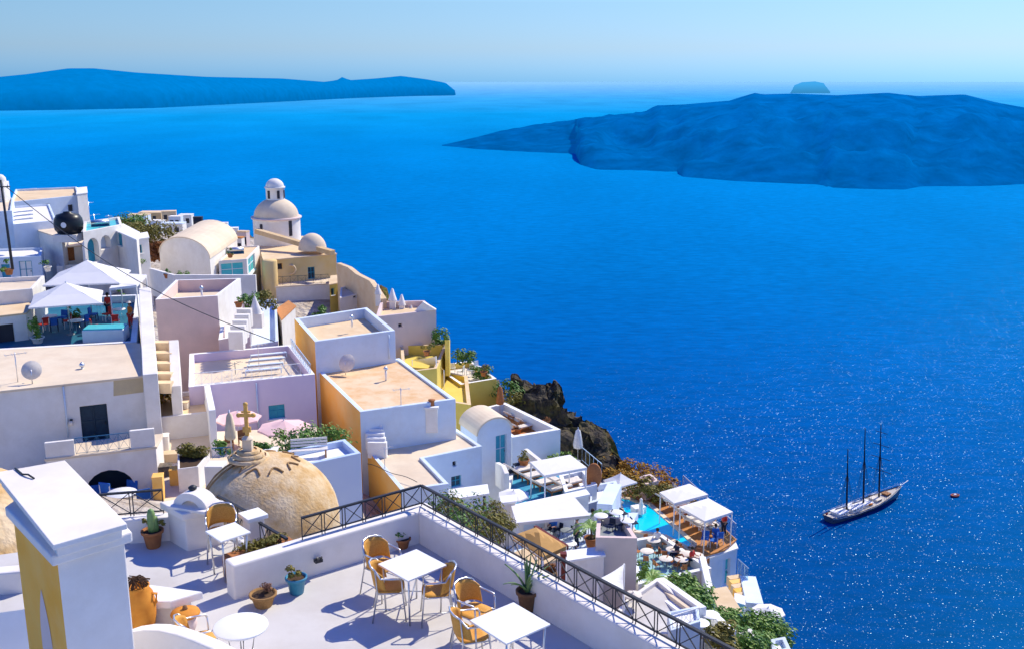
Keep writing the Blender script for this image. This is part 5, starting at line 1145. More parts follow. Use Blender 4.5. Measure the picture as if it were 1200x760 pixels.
def sail_mesh(root, pts, m, sag=.35):
    A, B, C = pts; N = 8; mb = MB(); vs = []; ix = {}
    for i in range(N+1):
        for j in range(N+1-i):
            u, v = i/N, j/N; w = 1-u-v; ix[(i,j)] = len(vs); e = 4*(u*v+v*w+u*w)*.33; c = (A+B+C)/3; p = A*w+B*u+C*v; k = (u*v+v*w+w*u)*3; p = p.lerp(c, .12*(1-min(1, 27*u*v*w))*min(1, k*1.4)); vs.append(p-Vector((0,0,sag*27*u*v*w/2)))
    fs = [(ix[(i,j)], ix[(i+1,j)], ix[(i,j+1)]) for i in range(N) for j in range(N-i)]+[(ix[(i+1,j)], ix[(i+1,j+1)], ix[(i,j+1)]) for i in range(N) for j in range(N-i-1)]
    mb.add(vs, fs, True); put(root, 'cloth', mb, m, weld=False)
    for p in pts: put(root, 'post', MB().tube([p, Vector((p.x,p.y,p.z-2.2))], .04, 6), M_cap)
sail_mesh(sl, a, M_cover)
for i, (x, y) in enumerate([(530,437),(540,441),(551,440),(560,436)]):
    q = P(x, y, -24.5)
    if i == 0: yc = placer(small_chair('x', (0,0,0), 0, M_bcloth, M_cap, 'white chairs on the yellow cliff terrace'))
    yc((q.x,q.y,-24.5), i*1.3, ['leftmost','second from left','third from left','rightmost'][i]+' white chair on the yellow cliff terrace', 1.15)
for i, (x, y) in enumerate([(513,440),(500,412),(567,436)]):
    q = Q(x, y, 80); potted(['bushy plant under the white shade sail','dark plant at the back of the yellow court','green plant at the corner of the yellow cliff terrace'][i], (q.x,q.y,q.z-.3), .3, .4, M_terra, leafm=M_leaf2 if i else M_leaf, fr=.55, n=120, size=.18, seed=90+i)
rk = random.Random(5)
# dark crag on the cliff edge
def crag(label, pts, seed, name='rock_outcrop'):
    mb = MB(); bm = bmesh.new()
    for (x, y, Y, r, hs) in pts:
        c = Q(x, y, Y); res = bmesh.ops.create_icosphere(bm, subdivisions=4, radius=r); 
        for v in res['verts']: v.co.z *= hs; v.co += c-Vector((0,0,r*hs*.6))
    for v in bm.verts:
        p = v.co*.45; d = noise.ridged_multi_fractal(p, .9, 2.1, 5, 1, 2)-.9; nz = Vector((noise.noise(p*1.3+Vector((7,0,0))), noise.noise(p*1.3+Vector((0,9,0))), noise.noise(p*1.1)*1.3)); v.co += nz*1.3+Vector((0,0,d*.55))
        v.co += Vector((noise.cell(v.co*1.1), noise.cell(v.co*1.1+Vector((5,5,5))), noise.cell(v.co*.9)))*.35
    me = bpy.data.meshes.new(name); bm.to_mesh(me); bm.free(); o = bpy.data.objects.new(name, me); COL.objects.link(o); me.materials.append(M_rock); tag(o, label, 'rock'); return o
M_rock = mat('dark_cliff_rock', (.014,.014,.018), (.11,.085,.055), 1.8, .95, .3, 3.5, c3=(.13,.11,.02), blot=.6)
crag('dark jagged rock crag on the cliff beyond the terracotta terrace', [(618,456,83,.9,1.9),(630,460,83,1.1,1.1),(646,470,82,1.1,1.0),(628,474,81,1.7,1.0),(662,484,81,1.1,1.0),(676,500,79,1.3,1.0),(650,492,79,1.8,1.1),(694,516,77,1.2,1.0),(672,518,76,1.9,1.0),(706,532,76,1.0,.9)], 1)
for i, (x, y, Y, r, m_) in enumerate([(592,450,82,1.3,M_leaf),(602,462,80,1.1,M_leaf2),(660,536,71,1.0,M_leaf3),(720,540,76,1.3,'o'),(738,548,75,1.4,'o'),(757,556,74,1.4,'o'),(775,560,73,1.2,'o'),(748,566,71,1.2,M_leaf2),(727,556,72,1.2,'o'),(770,572,71,1.0,M_leaf2),(542,414,84,1.0,M_leaf),(562,432,83,.9,M_leaf)]):
    q = Q(x, y, Y); mm = mat('ochre_scrub', (.50,.24,.03), (.26,.17,.02), 1.2, .9) if m_ == 'o' else m_
    bush(['green bush left of the dark crag','olive bush at the foot of the dark crag','bright green bush below the terracotta terrace corner','ochre scrub bush highest on the slope right of the crag','ochre scrub bush second on the slope right of the crag','ochre scrub bush above the large square parasols','rightmost ochre scrub bush above the square parasols','olive scrub bush left of the orange deck corner','ochre scrub bush above the white tent','olive scrub bush just behind the orange deck','green bush on the cliff beside the yellow wall end','green bush on the cliff beyond the yellow terrace'][i], (q.x,q.y,q.z-r*.8), r*1.15, 380, .24, mm, (1.2,1,.6), 100+i)
# ---------- blue lounge terrace and restaurants on the right ----------
lt = house('terrace with blue floor and wooden sun loungers below the vaulted blue house', [(586,604),(692,580),(664,536),(598,549)], -24.5, name='terrace', cat='terrace', wall=M_white, roof=M_bluefl, par=(.25,.35), cap=M_cap)
LZ = -24.85
lp = placer(lounger_proto(M_wood, M_cush, 'x', 'wooden loungers on the blue terrace'))
for i, (x, y, lb) in enumerate([(612,556,'wooden lounger farthest left on the blue terrace'),(624,563,'second wooden lounger from the left on the blue terrace'),(638,571,'middle wooden lounger on the blue terrace'),(652,578,'fourth wooden lounger from the left on the blue terrace'),(664,572,'wooden lounger farthest right on the blue terrace')]):
    q = P(x, y, LZ); lp((q.x,q.y,LZ), -1.0, lb, 1.25)
umb('round white parasol at the left of the blue lounge terrace', 602, 579, 56.5, 19, 1.9, M_cover)
for i, (x, y) in enumerate([(596,560),(606,551)]):
    q = P(x, y, LZ); small_chair(['dark chair by the vaulted house door on the blue terrace','dark chair near the first lounger on the blue terrace'][i], (q.x,q.y,LZ), 1+i, M_navy, M_navy, 'dark chairs on the blue terrace')
q = Q(614,536,63); potted('upright brown-green plant in a pot behind the loungers', (q.x,q.y,q.z-.6), .35, .5, M_terra, leafm=M_leaf2, fr=.6, n=140, size=.18, seed=120)
canopy('large square white canopy over the far end of the blue lounge terrace', [(638,556.5),(688,547),(668,532),(621,540.5)], -22.5, LZ, .08)
wallrun('white wall ramp rising behind the loungers', [Q(616,531,66),Q(636,546,63)], [Q(616,525,66).z,Q(636,541,63).z], 2, .3)
q = Q(677,537,70); closed_umbrella('closed white parasol standing at the cliff edge beyond the square canopy', (q.x,q.y,q.z-.2), 2.5, M_bcloth, .38)
a, b = Q(682,536,69), Q(705,556,64); railing('glass-blue cliff railing beyond the closed white parasol', a-Vector((0,0,.2)), b-Vector((0,0,.2)), 1.0, 1.0, M_pblue, braces=False)
house('white cube house beyond the square canopy', [(662,576),(700,567),(684,549),(655,556)], -24.3, wall=M_white2, roof=M_white, par=(.25,.4), cap=M_cap)
house('small white house with a round brown disc beside the lounge terrace', [(688,590),(728,578),(722,562),(690,568)], -24.9, wall=M_white2, roof=M_cap, par=(.25,.4), ops=[])
t = thing('round_disc', 'large oval brown clay disc standing on the white house', 'sculpture', Q(695.5,573,60)); mb = MB(); mb.lathe([(0,-.1),(.45,-.09),(.5,0),(.45,.09),(0,.1)], n=28); mb.v = [Matrix.Rotation(PI/2,3,'X')@v for v in mb.v]
for v in mb.v: v.z = v.z*1.75+.9
mb.build('disc', M_terra, t); MB().box((0,0,.02),(.5,.4,.12)).build('foot', M_stone, t)
umb('white pointed tent-like parasol left of the orange deck', 727, 563, 66, 14, 1.6, M_cover, square=True, rise=.7, rz=.6)
wallrun('tall sloping white buttress left of the pool', [Q(720,572,60),Q(708,606,55)], [Q(719,566,60).z,Q(709,590,55).z], 5, .9, M_white2, None, 'buttress', 'wall')
q = Q(693,610,49); potted('bushy palm in a pot at the end of the long white awning', (q.x,q.y,q.z-1.4), .35, .5, M_terra, style='palm', fr=1.1, leafm=M_leaf3, name='potted_palm')
q = Q(706,600,52); potted('small palm behind the bushy palm left of the pool', (q.x,q.y,q.z-.9), .3, .4, M_terra, style='palm', fr=.8, leafm=M_leaf, name='potted_palm', seed=4)
# restaurant with long awning
AZ = -24.6
mb = MB(); pz = [P(588,665,AZ),P(712,665,AZ),P(748,600,AZ),P(590,600,AZ)]; mb.prism([(p.x,p.y) for p in pz], AZ-.4, AZ); struct('restaurant_floor', mb, M_white2)
house('white wall house whose roofline borders the lounge terrace above the long awning', [(598,598),(690,578),(686,573),(597,592)], -22.6, wall=M_white, roof=M_cap, par=None, zb=AZ-.5, ops=[dict(px=(614,603,640,622), kind='void', m=M_white2)])
house('square white pier at the left end of the long awning', [(588,588),(604,586),(604,579),(587,581)], -22.0, name='pier', cat='pier', wall=M_white, roof=M_cap, par=None)
canopy('long white awning over the restaurant tables', [(605,612),(692,603),(674,582.5),(599,592)], -22.2, AZ, 0, M_cover)
rt = []
for i, (x, y, lb) in enumerate([(640,636,'round table under the left of the long awning'),(664,632,'round table under the right of the long awning'),(668,648,'round white table with a dark centre in front of the long awning'),(690,640,'round table beside the palm'),(722,612,'round white table at the back of the grey tower roof'),(735,622,'round white table at the front of the grey tower roof'),(704,616,'round table left of the grey tower')]):
    zt = AZ if i < 4 else -21.9; q = P(x, y, zt); table_round(lb, (q.x,q.y,zt), .36, .6, 4, M_top if i not in (0,1) else M_grey, 'round restaurant tables')
rc = placer(small_chair('x', (0,0,0), 0, M_navy, M_navy, 'dark restaurant chairs'))
CH = [(630,630,.5,'leftmost dark chair under the long awning'),(650,634,-2,'dark chair between the two tables under the awning'),(655,626,2.5,'dark chair behind the tables under the awning'),(674,628,-1,'dark chair under the right edge of the awning'),(660,652,1.2,'dark chair left of the dark-centred white table'),(678,653,-1.4,'dark chair right of the dark-centred white table'),(682,633,1,'dark chair left of the palm table'),(698,645,-1.5,'dark chair right of the palm table')]
for x, y, rz, lb in CH: q = P(x, y, AZ); rc((q.x,q.y,AZ), rz, lb, .78)
for x, y, rz, lb in [(713,610,1.2,'dark chair left of the back table on the grey tower roof'),(731,608,-1,'dark chair right of the back table on the grey tower roof'),(726,621,1.2,'dark chair left of the front table on the grey tower roof'),(743,619,-1.3,'dark chair right of the front table on the grey tower roof'),(716,622,2.6,'dark chair nearest the edge of the grey tower roof')]:
    q = P(x, y, -21.9); rc((q.x,q.y,-21.9), rz, lb, .75)
for i, (x, y, z_, sh, tr) in enumerate([(649,628,AZ,M_bcushion if 'M_bcushion' in globals() else M_bcush,M_navy),(676,640,AZ,M_grey,M_navy),(694,630,AZ,M_bcloth,M_grey)]):
    q = P(x, y, z_); person(['person in a blue top seated under the long awning','person in grey standing by the dark-centred white table','person in white standing near the palm'][i], (q.x,q.y,z_), 2.5-i*.8, sh, tr, 'sit' if i == 0 else 'stand')
house('grey plaster tower house with cafe tables on its roof', [(698,629),(747,630),(731,606),(700,603)], -21.5, wall=mat('grey_plaster', (.66,.60,.56), (.60,.55,.51), .7, .9, .015, 5, c3=(.48,.44,.41), blot=.4), roof=M_grey, par=(.2,.35), name='tower_house', cat='house', cap=M_rose)
house('lower white house corner between the long railing and the grey tower', [(655,657),(708,649),(704,640),(655,646)], -22.2, wall=M_white, roof=M_cap, par=None)
# ochre pergola roof with red beams, near the railing
pr = canopy('ochre canvas pergola with dark red beams just beyond the long railing', [(636,652),(664,639),(628,617),(600,627)], -17.0, -20.5, .35, mat('ochre_canvas', (.52,.29,.09), (.44,.24,.07), 3, .8), name='pergola')
M_redw = mat('dark_red_wood', (.16,.02,.015), None, 5, .6)
for a, b in (((634,654),(665,640)),((664,640),(627,617))):
    mb = MB(); p0, p1 = P(*a,-17.12), P(*b,-17.12); mb.beam(p0, p1, .12, .14); put(pr, 'beam', mb, M_redw)
q = P(660,676,-18); t = thing('red_post', 'dark red upright post beyond the long railing', 'post', (q.x,q.y,-20)); MB().box((0,0,1.6),(.16,.16,2.6)).build('shaft', M_redw, t); MB().box((0,0,2.95),(.24,.24,.1)).build('cap', M_redw, t)
house('rose walled lower house beneath the ochre pergola', [(612,668),(662,650),(640,634),(600,648)], -18.6, wall=M_rose, roof=M_cream, par=None)
t = thing('hanging_basket', 'rusty round wicker basket hanging below the ochre pergola', 'basket', Q(642,672,34.5)); MB().lathe([(0,-.35),(.25,-.28),(.36,-.05),(.33,.15),(.3,.15),(.3,0),(0,-.2)], n=20).build('bowl', MATS['straw_basket'], t); leaves(MB(), (0,0,.2), .36, 160, .12, 5, (1,1,.6)).build('foliage', MATS['rusty_leaves'], t, weld=False)
for i, (x, y, Y, r, m_) in enumerate([(520,592,38,.9,M_leaf),(540,598,37,1.0,M_leaf2),(556,606,36,1.1,M_leaf),(572,598,40,1.0,M_leaf2),(538,618,33,.9,M_leaf),(566,622,33.5,.9,M_leaf2),(585,618,38,.7,M_leaf2)]):
    q = Q(x, y, Y); bush(['leftmost green bush beyond the long railing','olive-brown bush second from the left beyond the railing','tallest green bush beyond the middle of the railing','olive-brown bush below the white window house','green bush lowest against the long railing','olive-brown bush left of the ochre pergola','small olive bush beside the white pier'][i], (q.x,q.y,q.z-r), r, 420, .15, m_, (1.1,.9,1), 140+i)
house('white house front with a narrow dark doorway behind the railing bushes', [(527,584),(572,577),(570,567),(527,573)], -21.9, wall=M_white2, roof=M_cap, par=None, ops=[dict(px=(566,580,570,598), kind='void', m=M_dark)], zb=-28)

# ---------- pool and deck ----------
DZ = -30.3
dk = house('long orange pool deck on the cliff edge', [(730,605),(818,652),(848,643),(862,631),(800,572),(775,563),(720,581)], DZ, name='pool_deck', cat='deck', wall=M_white2, roof=M_deck, par=None)
pool = thing('swimming_pool', 'turquoise swimming pool with a stepped outline beside the orange deck', 'swimming pool', P(770,610,DZ))
pp_ = [(728,597),(723,582),(738,584),(748,588.5),(760,589),(814,637),(808,643),(778,627),(768,626),(758,624),(743,622)]; wp = [P(x,y,DZ+.03) for x, y in pp_]
m_pool = mat('pool_water', (.0,.60,.88), (.0,.66,.92), .8, .12, .03, 2.5, spec=.6); put(pool, 'water', MB().poly(wp), m_pool, weld=False)
mb = MB()
for i in range(len(wp)): mb.beam(wp[i]+Vector((0,0,.01)), wp[(i+1)%len(wp)]+Vector((0,0,.01)), .35, .1)
put(pool, 'coping', mb, M_cream2, weld=False)
q = P(748,600,DZ); mb = MB(); mb.box(q+Vector((0,0,.25)),(.9,.7,.5),.4); put(pool, 'fountain_block', mb, M_cap); t = thing('dive_statue', 'small white figure sculpture standing in the pool', 'statue', q+Vector((.1,-.6,.2))); t.scale = (.8,.8,.8)
MB().lathe([(.3,0),(.25,.3),(.16,.5),(.22,.9),(.12,1.15),(.15,1.35),(0,1.5)], n=12).build('figure', M_cap, t)
for i, (px_, lb) in enumerate([([(790,589),(830,578.5),(808,566),(773,576)],'large square white canopy farther along the pool deck'),([(826,610),(859,599),(830,583),(796,593)],'large square white canopy nearer the end of the pool deck')]):
    canopy(lb, px_, -27.9, DZ, .2, M_cover, 'square white canopies on the pool deck')
ll = placer(lounger_proto(M_cap, M_cush, 'x', 'white loungers on the pool deck'))
for i, (x, y) in enumerate([(776,579),(784,588),(794,594),(803,602),(812,611),(822,617),(768,572),(832,622)]):
    q = P(x, y, DZ); ll((q.x,q.y,DZ), -1.0, ['second','third','fourth','fifth','sixth','seventh','farthest','nearest'][i]+' lounger from the far end of the pool deck' if i < 6 else (['farthest','nearest'][i-6]+' lounger on the orange pool deck'), 1.15)
for i, (x, y, sh, tr, ps) in enumerate([(848,626,M_red,M_navy,'stand'),(838,634,M_bcush,M_bcush,'sit'),(831,624,M_bcloth,M_grey,'sit'),(789,580,M_bcloth,M_navy,'sit'),(815,606,M_orange,M_bcloth,'sit')]):
    q = P(x, y, DZ+(.05 if ps == 'sit' else 0)); person(['person in red standing at the cliff end of the pool deck','person in blue sitting at the near end of the pool deck','person in white sitting beside the nearest canopy','person in white sitting under the farther canopy','person in orange sitting beyond the nearer canopy'][i], (q.x,q.y,q.z), 2+i, sh, tr, ps)
pc_ = placer(small_chair('x', (0,0,0), 0, M_bcush, M_cap, 'blue chairs on the pool deck'))
for i, (x, y) in enumerate([(843,636),(836,640),(826,638)]): q = P(x, y, DZ); pc_((q.x,q.y,DZ), i*1.4, ['rightmost','middle','leftmost'][i]+' blue chair at the near end of the pool deck', 1.1)
M_gl = bpy.data.materials.new('glass_panel'); M_gl.use_nodes = True; b_ = M_gl.node_tree.nodes['Principled BSDF']; b_.inputs['Base Color'].default_value = (.6,.85,.95,1); b_.inputs['Transmission Weight'].default_value = .9; b_.inputs['Roughness'].default_value = .05; b_.inputs['IOR'].default_value = 1.05
def glass_fence(lb, pts, h):
    t = thing('glass_fence', lb, 'fence', pts[0], 0, 'glass fences on the cliff edge')
    for a, b in zip(pts, pts[1:]):
        m_ = max(1, round((b-a).length/1.6))
        for i in range(m_):
            p, r = a.lerp(b, i/m_), a.lerp(b, (i+1)/m_); put(t, 'panel', MB().beam(p+Vector((0,0,h/2)), r+Vector((0,0,h/2)), .02, h-.1), M_gl); put(t, 'post', MB().beam(p, p+Vector((0,0,h)), .05, .05, Vector((1,0,0))), M_alu)
        put(t, 'top_rail', MB().beam(a+Vector((0,0,h)), b+Vector((0,0,h)), .05, .05), M_alu)
glass_fence('long glass fence on the cliff edge of the pool deck', [P(800,572,DZ), P(862,631,DZ)], 1.1)
house('small white house with a brown roof at the far corner of the pool deck', [(757,567),(772,562),(762,554),(748,558)], -29.0, wall=M_rose, roof=M_cream, par=(.2,.2))
wallrun('low white wall at the far end of the pool', [P(722,577,DZ+.3), P(755,566,DZ+.3)], DZ+.3, 1.5, .3)
# restaurant terrace below the pool
RZ = -29.5
house('restaurant terrace with a pale blue floor and round tables below the pool', [(748,684),(834,665),(776,625.5),(735,632)], RZ, name='terrace', cat='terrace', wall=M_white, roof=mat('pale_blue_floor', (.30,.52,.60), None, 1, .8), par=(.3,.6), cap=M_cap)
tt_ = [(766,642),(788,653),(804,658),(798,665),(780,664),(758,655),(816,660)]
for i, (x, y) in enumerate(tt_):
    q = P(x, y, RZ-.6); table_round(['round table at the far end of the blue restaurant terrace','round table in the middle of the blue restaurant terrace','round table right of the middle on the blue restaurant terrace','round table near the front wall of the blue restaurant terrace','round table left of centre at the front of the blue restaurant terrace','round table near the grey tower on the blue restaurant terrace','round table rightmost on the blue restaurant terrace'][i], (q.x,q.y,RZ-.6), .45, .62, 4, M_cush, 'round tables on the blue restaurant terrace')
wc2 = placer(small_chair('x', (0,0,0), 0, MATS['straw_basket'] if False else M_terra, M_brown, 'brown chairs on the blue restaurant terrace'))
for i, (x, y) in enumerate(tt_):
    for k in range(3):
        a = i*.9+k*2.1; q = P(x, y, RZ-.6)+Vector((math.cos(a)*.72, math.sin(a)*.72, 0)); wc2((q.x,q.y,RZ-.6), a+PI/2, 'brown chair on the blue restaurant terrace below the pool', .8)
for i, (x, y, sh) in enumerate([(770,640,M_bcloth),(793,655,M_navy),(810,662,M_red)]):
    q = P(x, y, RZ-.6); person(['person in white on the blue restaurant terrace','person in dark clothes on the blue restaurant terrace','person in a red top on the blue restaurant terrace'][i], (q.x,q.y,RZ-.6), i*2, sh, M_navy, 'sit')
q = Q(764,680,50); potted('bushy green palm in a large terracotta pot below the blue restaurant terrace', (q.x,q.y,q.z-1.4), .6, .8, M_terra, style='palm', fr=1.4, leafm=M_leaf3, name='potted_palm', seed=7)
q = Q(752,662,50); bush('small yellow-green shrub beside the grey tower wall', (q.x,q.y,q.z-.5), .6, 200, .16, M_leaf3, seed=150)
house('white house with a tall teal doorway at the end of the pool deck', [(832,652),(864,641),(861,634),(826,643)], -30.5, wall=M_white2, roof=M_cap, par=None, ops=[dict(px=(841,656,855,686), m=M_teal, kind='door', fm=M_white2)], zb=-38)
wallrun('sloping white stair wall left of the teal doorway', [Q(823,654,60),Q(836,716,53)], [Q(823,651,60).z,Q(836,708,53).z], 4, .4, M_cap)
for i in range(5):
    q = Q(862+i*2.6, 675+i*5, 60-i*.9); mb = MB(); mb.box((0,0,-.3),(1.0,.5,.6), .3); o = mb.build('step', M_ochre if i%2 else M_cream, None); o.location = q; tag(o, ['top','second','middle','fourth','bottom'][i]+' ochre step beside the sloping white pillar', 'step', 'ochre steps beside the sloping pillar')
wallrun('sloping white pillar wall on the cliff edge below the deck', [Q(876,680,60),Q(884,716,54)], [Q(876,674,60).z,Q(886,706,54).z], 6, 1.0, M_white2)
glass_fence('short glass fence behind the sloping white pillar', [Q(864,672,63), Q(876,684,59)], 1.1)
umb('white octagonal parasol standing alone at the lower right cliff edge', 900, 716, 51, 20, 2.2, M_cover)
house('cream roofed house in the middle of the lower right greenery', [(846,718),(868,715),(851,687),(833,690)], -26.9, wall=M_bluefl, roof=M_cream, par=None)
house('small white cube house right of the cream roofed house', [(862,704),(872,707),(872,698),(862,695)], -27.6, wall=M_white, roof=M_cap, par=None)
# lower white terraces
house('wide white terrace floor below the shade sail', [(700,742),(810,742),(800,700),(770,676),(735,700)], -23.4, name='terrace', cat='terrace', wall=M_white, roof=M_floor, par=(.2,.2))
for i in range(3):
    a, b = Q(774-i*8,676+i*4,46), Q(824-i*9,711+i*5,41.5); wallrun(['outer','middle','inner'][i]+' of the three parallel white stair walls beside the green tree', [a, b], [a.z, b.z], 3, .35, M_cap if i != 1 else M_cream2, None, 'stair_wall', 'wall', 'parallel white stair walls')
house('white house front with a railed roof just above the long railing', [(786,738),(821,727),(818,709),(782,716)], -22.6, wall=M_white2, roof=M_cap, par=(.15,.2), zb=-29)
a, b = P(788,736,-22.5), P(819,726,-22.5); railing('thin white railing on the house front above the long railing', a, b, .6, .5, M_cap, group='white roof railings')
sl = thing('sail', 'white triangular shade sail beside the grey tower house', 'shade sail', P(722,700,-24)); sail_mesh(sl, [Q(701,678,40), Q(731,694,39), Q(731.5,660,42)], M_bcloth, .2)
umb('small cream parasol left of the white terrace above the railing', 742, 696, 43, 11, 1.5, M_cush)
wallrun('long white wall descending through the lower right greenery', [Q(832,718,44),Q(858,742,40)], [Q(832,714,44).z,Q(858,738,40).z], 5, .35, M_cap)
house('small white house at the bottom right corner of the town', [(905,765),(927,760),(920,745),(903,748)], -24.5, wall=M_white2, roof=M_cap, par=(.2,.2))
house('white house beneath the greenery above the end of the railing', [(842,768),(893,752),(880,735),(836,748)], -24.6, wall=M_white, roof=M_cap, par=(.2,.2))
G = [(805,684,46,1.5,M_leaf,'large green tree beside the three parallel stair walls'),(820,694,45,1.2,M_leaf3,'bright green tree right of the large tree'),(812,708,44,1.1,M_leaf,'dark green tree below the large tree'),(826,712,44.5,.9,M_leaf3,'thin leafy tree in front of the cream roofed house'),(800,672,48,.9,M_leaf3,'small bright tree at the front wall of the restaurant terrace'),
     (866,730,46,1.2,M_leaf,'green bush below the cream roofed house'),(882,736,45,1.3,M_leaf3,'bright green bush below the lone parasol'),(900,730,46,1.1,M_leaf,'dark green bush under the lone parasol'),(912,745,44,.9,M_leaf3,'green bush at the lower right corner of the town'),(870,752,41,1.3,M_leaf,'green bush at the bottom edge right of the railing'),(888,756,41,1.2,M_leaf3,'bright bush at the bottom edge below the lone parasol'),(846,746,38,.8,M_leaf2,'olive flowering bush at the end of the long railing'),(850,724,44,.7,M_leaf3,'small bush at the end of the descending white wall')]
for i, (x, y, Y, r, m_, lb) in enumerate(G):
    q = Q(x, y, Y); tr = i < 5; bush(lb, (q.x,q.y,q.z-r*(1.3 if tr else .8)), r, 620, .22, m_, (1,1,.85), 160+i, 'tree' if tr else 'bush', 'tree' if tr else 'bush')
for i, (x, y, m_) in enumerate([(820,748,M_white),(805,742,M_white),(832,738,M_white)]):
    q = P(x, y, -24); table_round(['small white table just beyond the end of the long railing','white table left of the olive flowering bush','white table below the white wall in the greenery'][i], (q.x,q.y,-24), .4, .8, 3, M_top, 'white tables beyond the railing end')
q = P(812,752,-24); potted('orange-flowered plant in a pot beyond the railing end', (q.x,q.y,-24), .35, .4, M_terra, leafm=mat('orange_flowers', (.55,.18,.03), (.2,.14,.03), 9, .8), fr=.5, n=140, size=.14, seed=200)

# ---------- boats ----------
def ship():
    c = P(1013,606,SEA); root = thing('sailing_ship', 'large white three-masted sailing ship at anchor, sails furled', 'sailing ship', (c.x,c.y,SEA))
    st, bw = P(972,611,SEA), P(1052,583,SEA); d = (bw-st); Lh = d.length; ang = math.atan2(d.y, d.x); root.rotation_euler = (0,0,ang); mid = (st+bw)/2; root.location = (mid.x,mid.y,SEA); root.rotation_euler = (Matrix.Rotation(-math.radians(3.2),3,'Y')@Matrix.Rotation(ang,3,'Z')).to_euler()
    N = 24; secs = []; Bm = Lh*.095
    mb = MB(); vs = []; M_ = 7
    for i in range(N+1):
        t = i/N; x = (t-.5)*Lh; w = Bm*(min(1, (t/.22))**.5*.35+.65 if t < .22 else 1)*(1 if t < .55 else max(.02, 1-((t-.55)/.45)**1.9)); sh = 3.5+1.5*(2*t-1)**2+(.8*max(0,t-.6)/.4)
        for j in range(M_+1):
            s = j/M_; yy = w*(s**.45); zz = -1.2+(sh+1.2)*s**1.1; xx = x+(.9*s*max(0,t-.7)/.3*3.5)-(1.2*s*max(0,.12-t)/.12)
            vs.append((xx, yy, zz))
    n1 = M_+1; fs = [(i*n1+j, (i+1)*n1+j, (i+1)*n1+j+1, i*n1+j+1) for i in range(N) for j in range(M_)]
    mb.add(vs, fs, True); mb.add([(x,-y,z) for x,y,z in vs], [f[::-1] for f in fs], True)
    mb.poly([vs[j] for j in range(n1)]+[(vs[j][0],-vs[j][1],vs[j][2]) for j in range(n1)][::-1]); mb.build('hull', mat('grey_blue_hull_paint', (.09,.14,.20), (.06,.10,.16), .3, .4), root)
    st_ = MB()
    for sg in (-1,1):
        rr = [(vs[i*n1+M_][0], sg*(abs(vs[i*n1+M_][1])+.06), vs[i*n1+M_][2]-.55) for i in range(N+1)]
        st_.tube(rr, .1, 5)
    st_.build('hull_stripe', M_cap, root)
    dk = MB(); top = [Vector(vs[i*n1+M_])-Vector((0,0,.7)) for i in range(N+1)]
    for i in range(N): a, b = top[i], top[i+1]; dk.poly([a*1, b*1, Vector((b.x,-b.y,b.z)), Vector((a.x,-a.y,a.z))])
    dk.build('deck', mat('ship_deck', (.62,.56,.48), None, 2, .8), root)
    for (t, l_, w_, h_, m_) in ((.14,.12,.6,1.7,M_cap),(.33,.15,.6,2.0,M_cap),(.50,.12,.55,1.6,M_cap),(.66,.07,.5,1.2,M_cush),(.82,.06,.35,.9,M_wood)):
        b = MB(); zz = top[int(t*N)].z; b.box(((t-.5)*Lh,0,zz+h_/2),(l_*Lh,w_*2*Bm,h_)); b.box(((t-.5)*Lh,0,zz+h_+.1),(l_*Lh*1.1,w_*2.2*Bm,.15)); hh = b.build('deckhouse', m_, root, bevel=.1)
        w = MB()
        for k in range(3):
            for sg in (-1,1): w.box(((t-.5)*Lh+(k-1)*l_*Lh*.28, sg*(w_*Bm+.02), zz+h_*.6),(.9,.06,.5))
        w.build('window', M_dark, hh)
    for k, (t, hm) in enumerate(((.24,36),(.48,45),(.71,43.5))):
        x = (t-.5)*Lh; z0 = top[int(t*N)].z; MB().tube([(x,0,z0),(x,0,z0+hm*.55)], .55, 8, .45).build('mast', M_navy, root); 
        tm = MB().tube([(x,0,z0+hm*.5),(x,0,z0+hm)], .42, 8, .22).build('topmast', M_navy, root)
        b = MB(); b.tube([(x-.5,0,z0+3.2),(x-Lh*.16,0,z0+3.8)], .22, 6); b.build('boom', M_wood, root); MB().tube([(x-.8,0,z0+3.7),(x-Lh*.15,0,z0+4.3)], .45, 8, .3).build('furled_sail', M_bcloth, root)
        if k == 2:
            for q in range(4): yl = 7.5-q*1.2; MB().tube([(x+.5,-yl,z0+hm*(.38+.17*q)),(x+.5,yl,z0+hm*(.38+.17*q))], .16, 6).build('yard', M_navy, root)
        rg = MB()
        for sg in (-1,1):
            for dx in (-1.6,0,1.6): rg.tube([(x+dx, sg*Bm*.92, z0+.6),(x,0,z0+hm*.62)], .07, 3)
        rg.tube([(x,0,z0+hm*.98),((x+Lh*.24) if k < 2 else Lh*.5+7.5, 0, z0+(hm*.5 if k < 2 else 2.8))], .045, 3); rg.build('rigging', M_iron, root)
    MB().tube([(Lh*.47,0,4.6),(Lh*.5+9,0,7.0)], .32, 8, .14).build('bowsprit', M_cap, root)
    MB().tube([(-Lh*.5,0,4),(-Lh*.52,0,7.4)], .08, 5).build('flagstaff', M_cap, root)
    MB().box((-Lh*.52-1.0,0,6.6),(1.9,.05,1.3)).build('flag', M_red, root)
    lb = MB().lathe([(0,-1.9),(.5,-1.3),(.75,0),(.5,1.3),(0,1.9)], n=10); lb.v = [Matrix.Rotation(PI/2,3,'Y')@v+Vector((-.02*Lh,-Bm*.85,5)) for v in lb.v]; lb.build('lifeboat', M_orange, root)
    mb = MB()
    for sg in (-1,1):
        rr = [Vector((vs[i*n1+M_][0], sg*abs(vs[i*n1+M_][1]), vs[i*n1+M_][2]+.9)) for i in range(N+1)]; mb.tube(rr, .05, 4)
        for r_ in rr: mb.beam(r_, r_-Vector((0,0,.9)), .06, .06, Vector((1,0,0)))
    mb.build('guard_rail', M_cap, root)
ship()
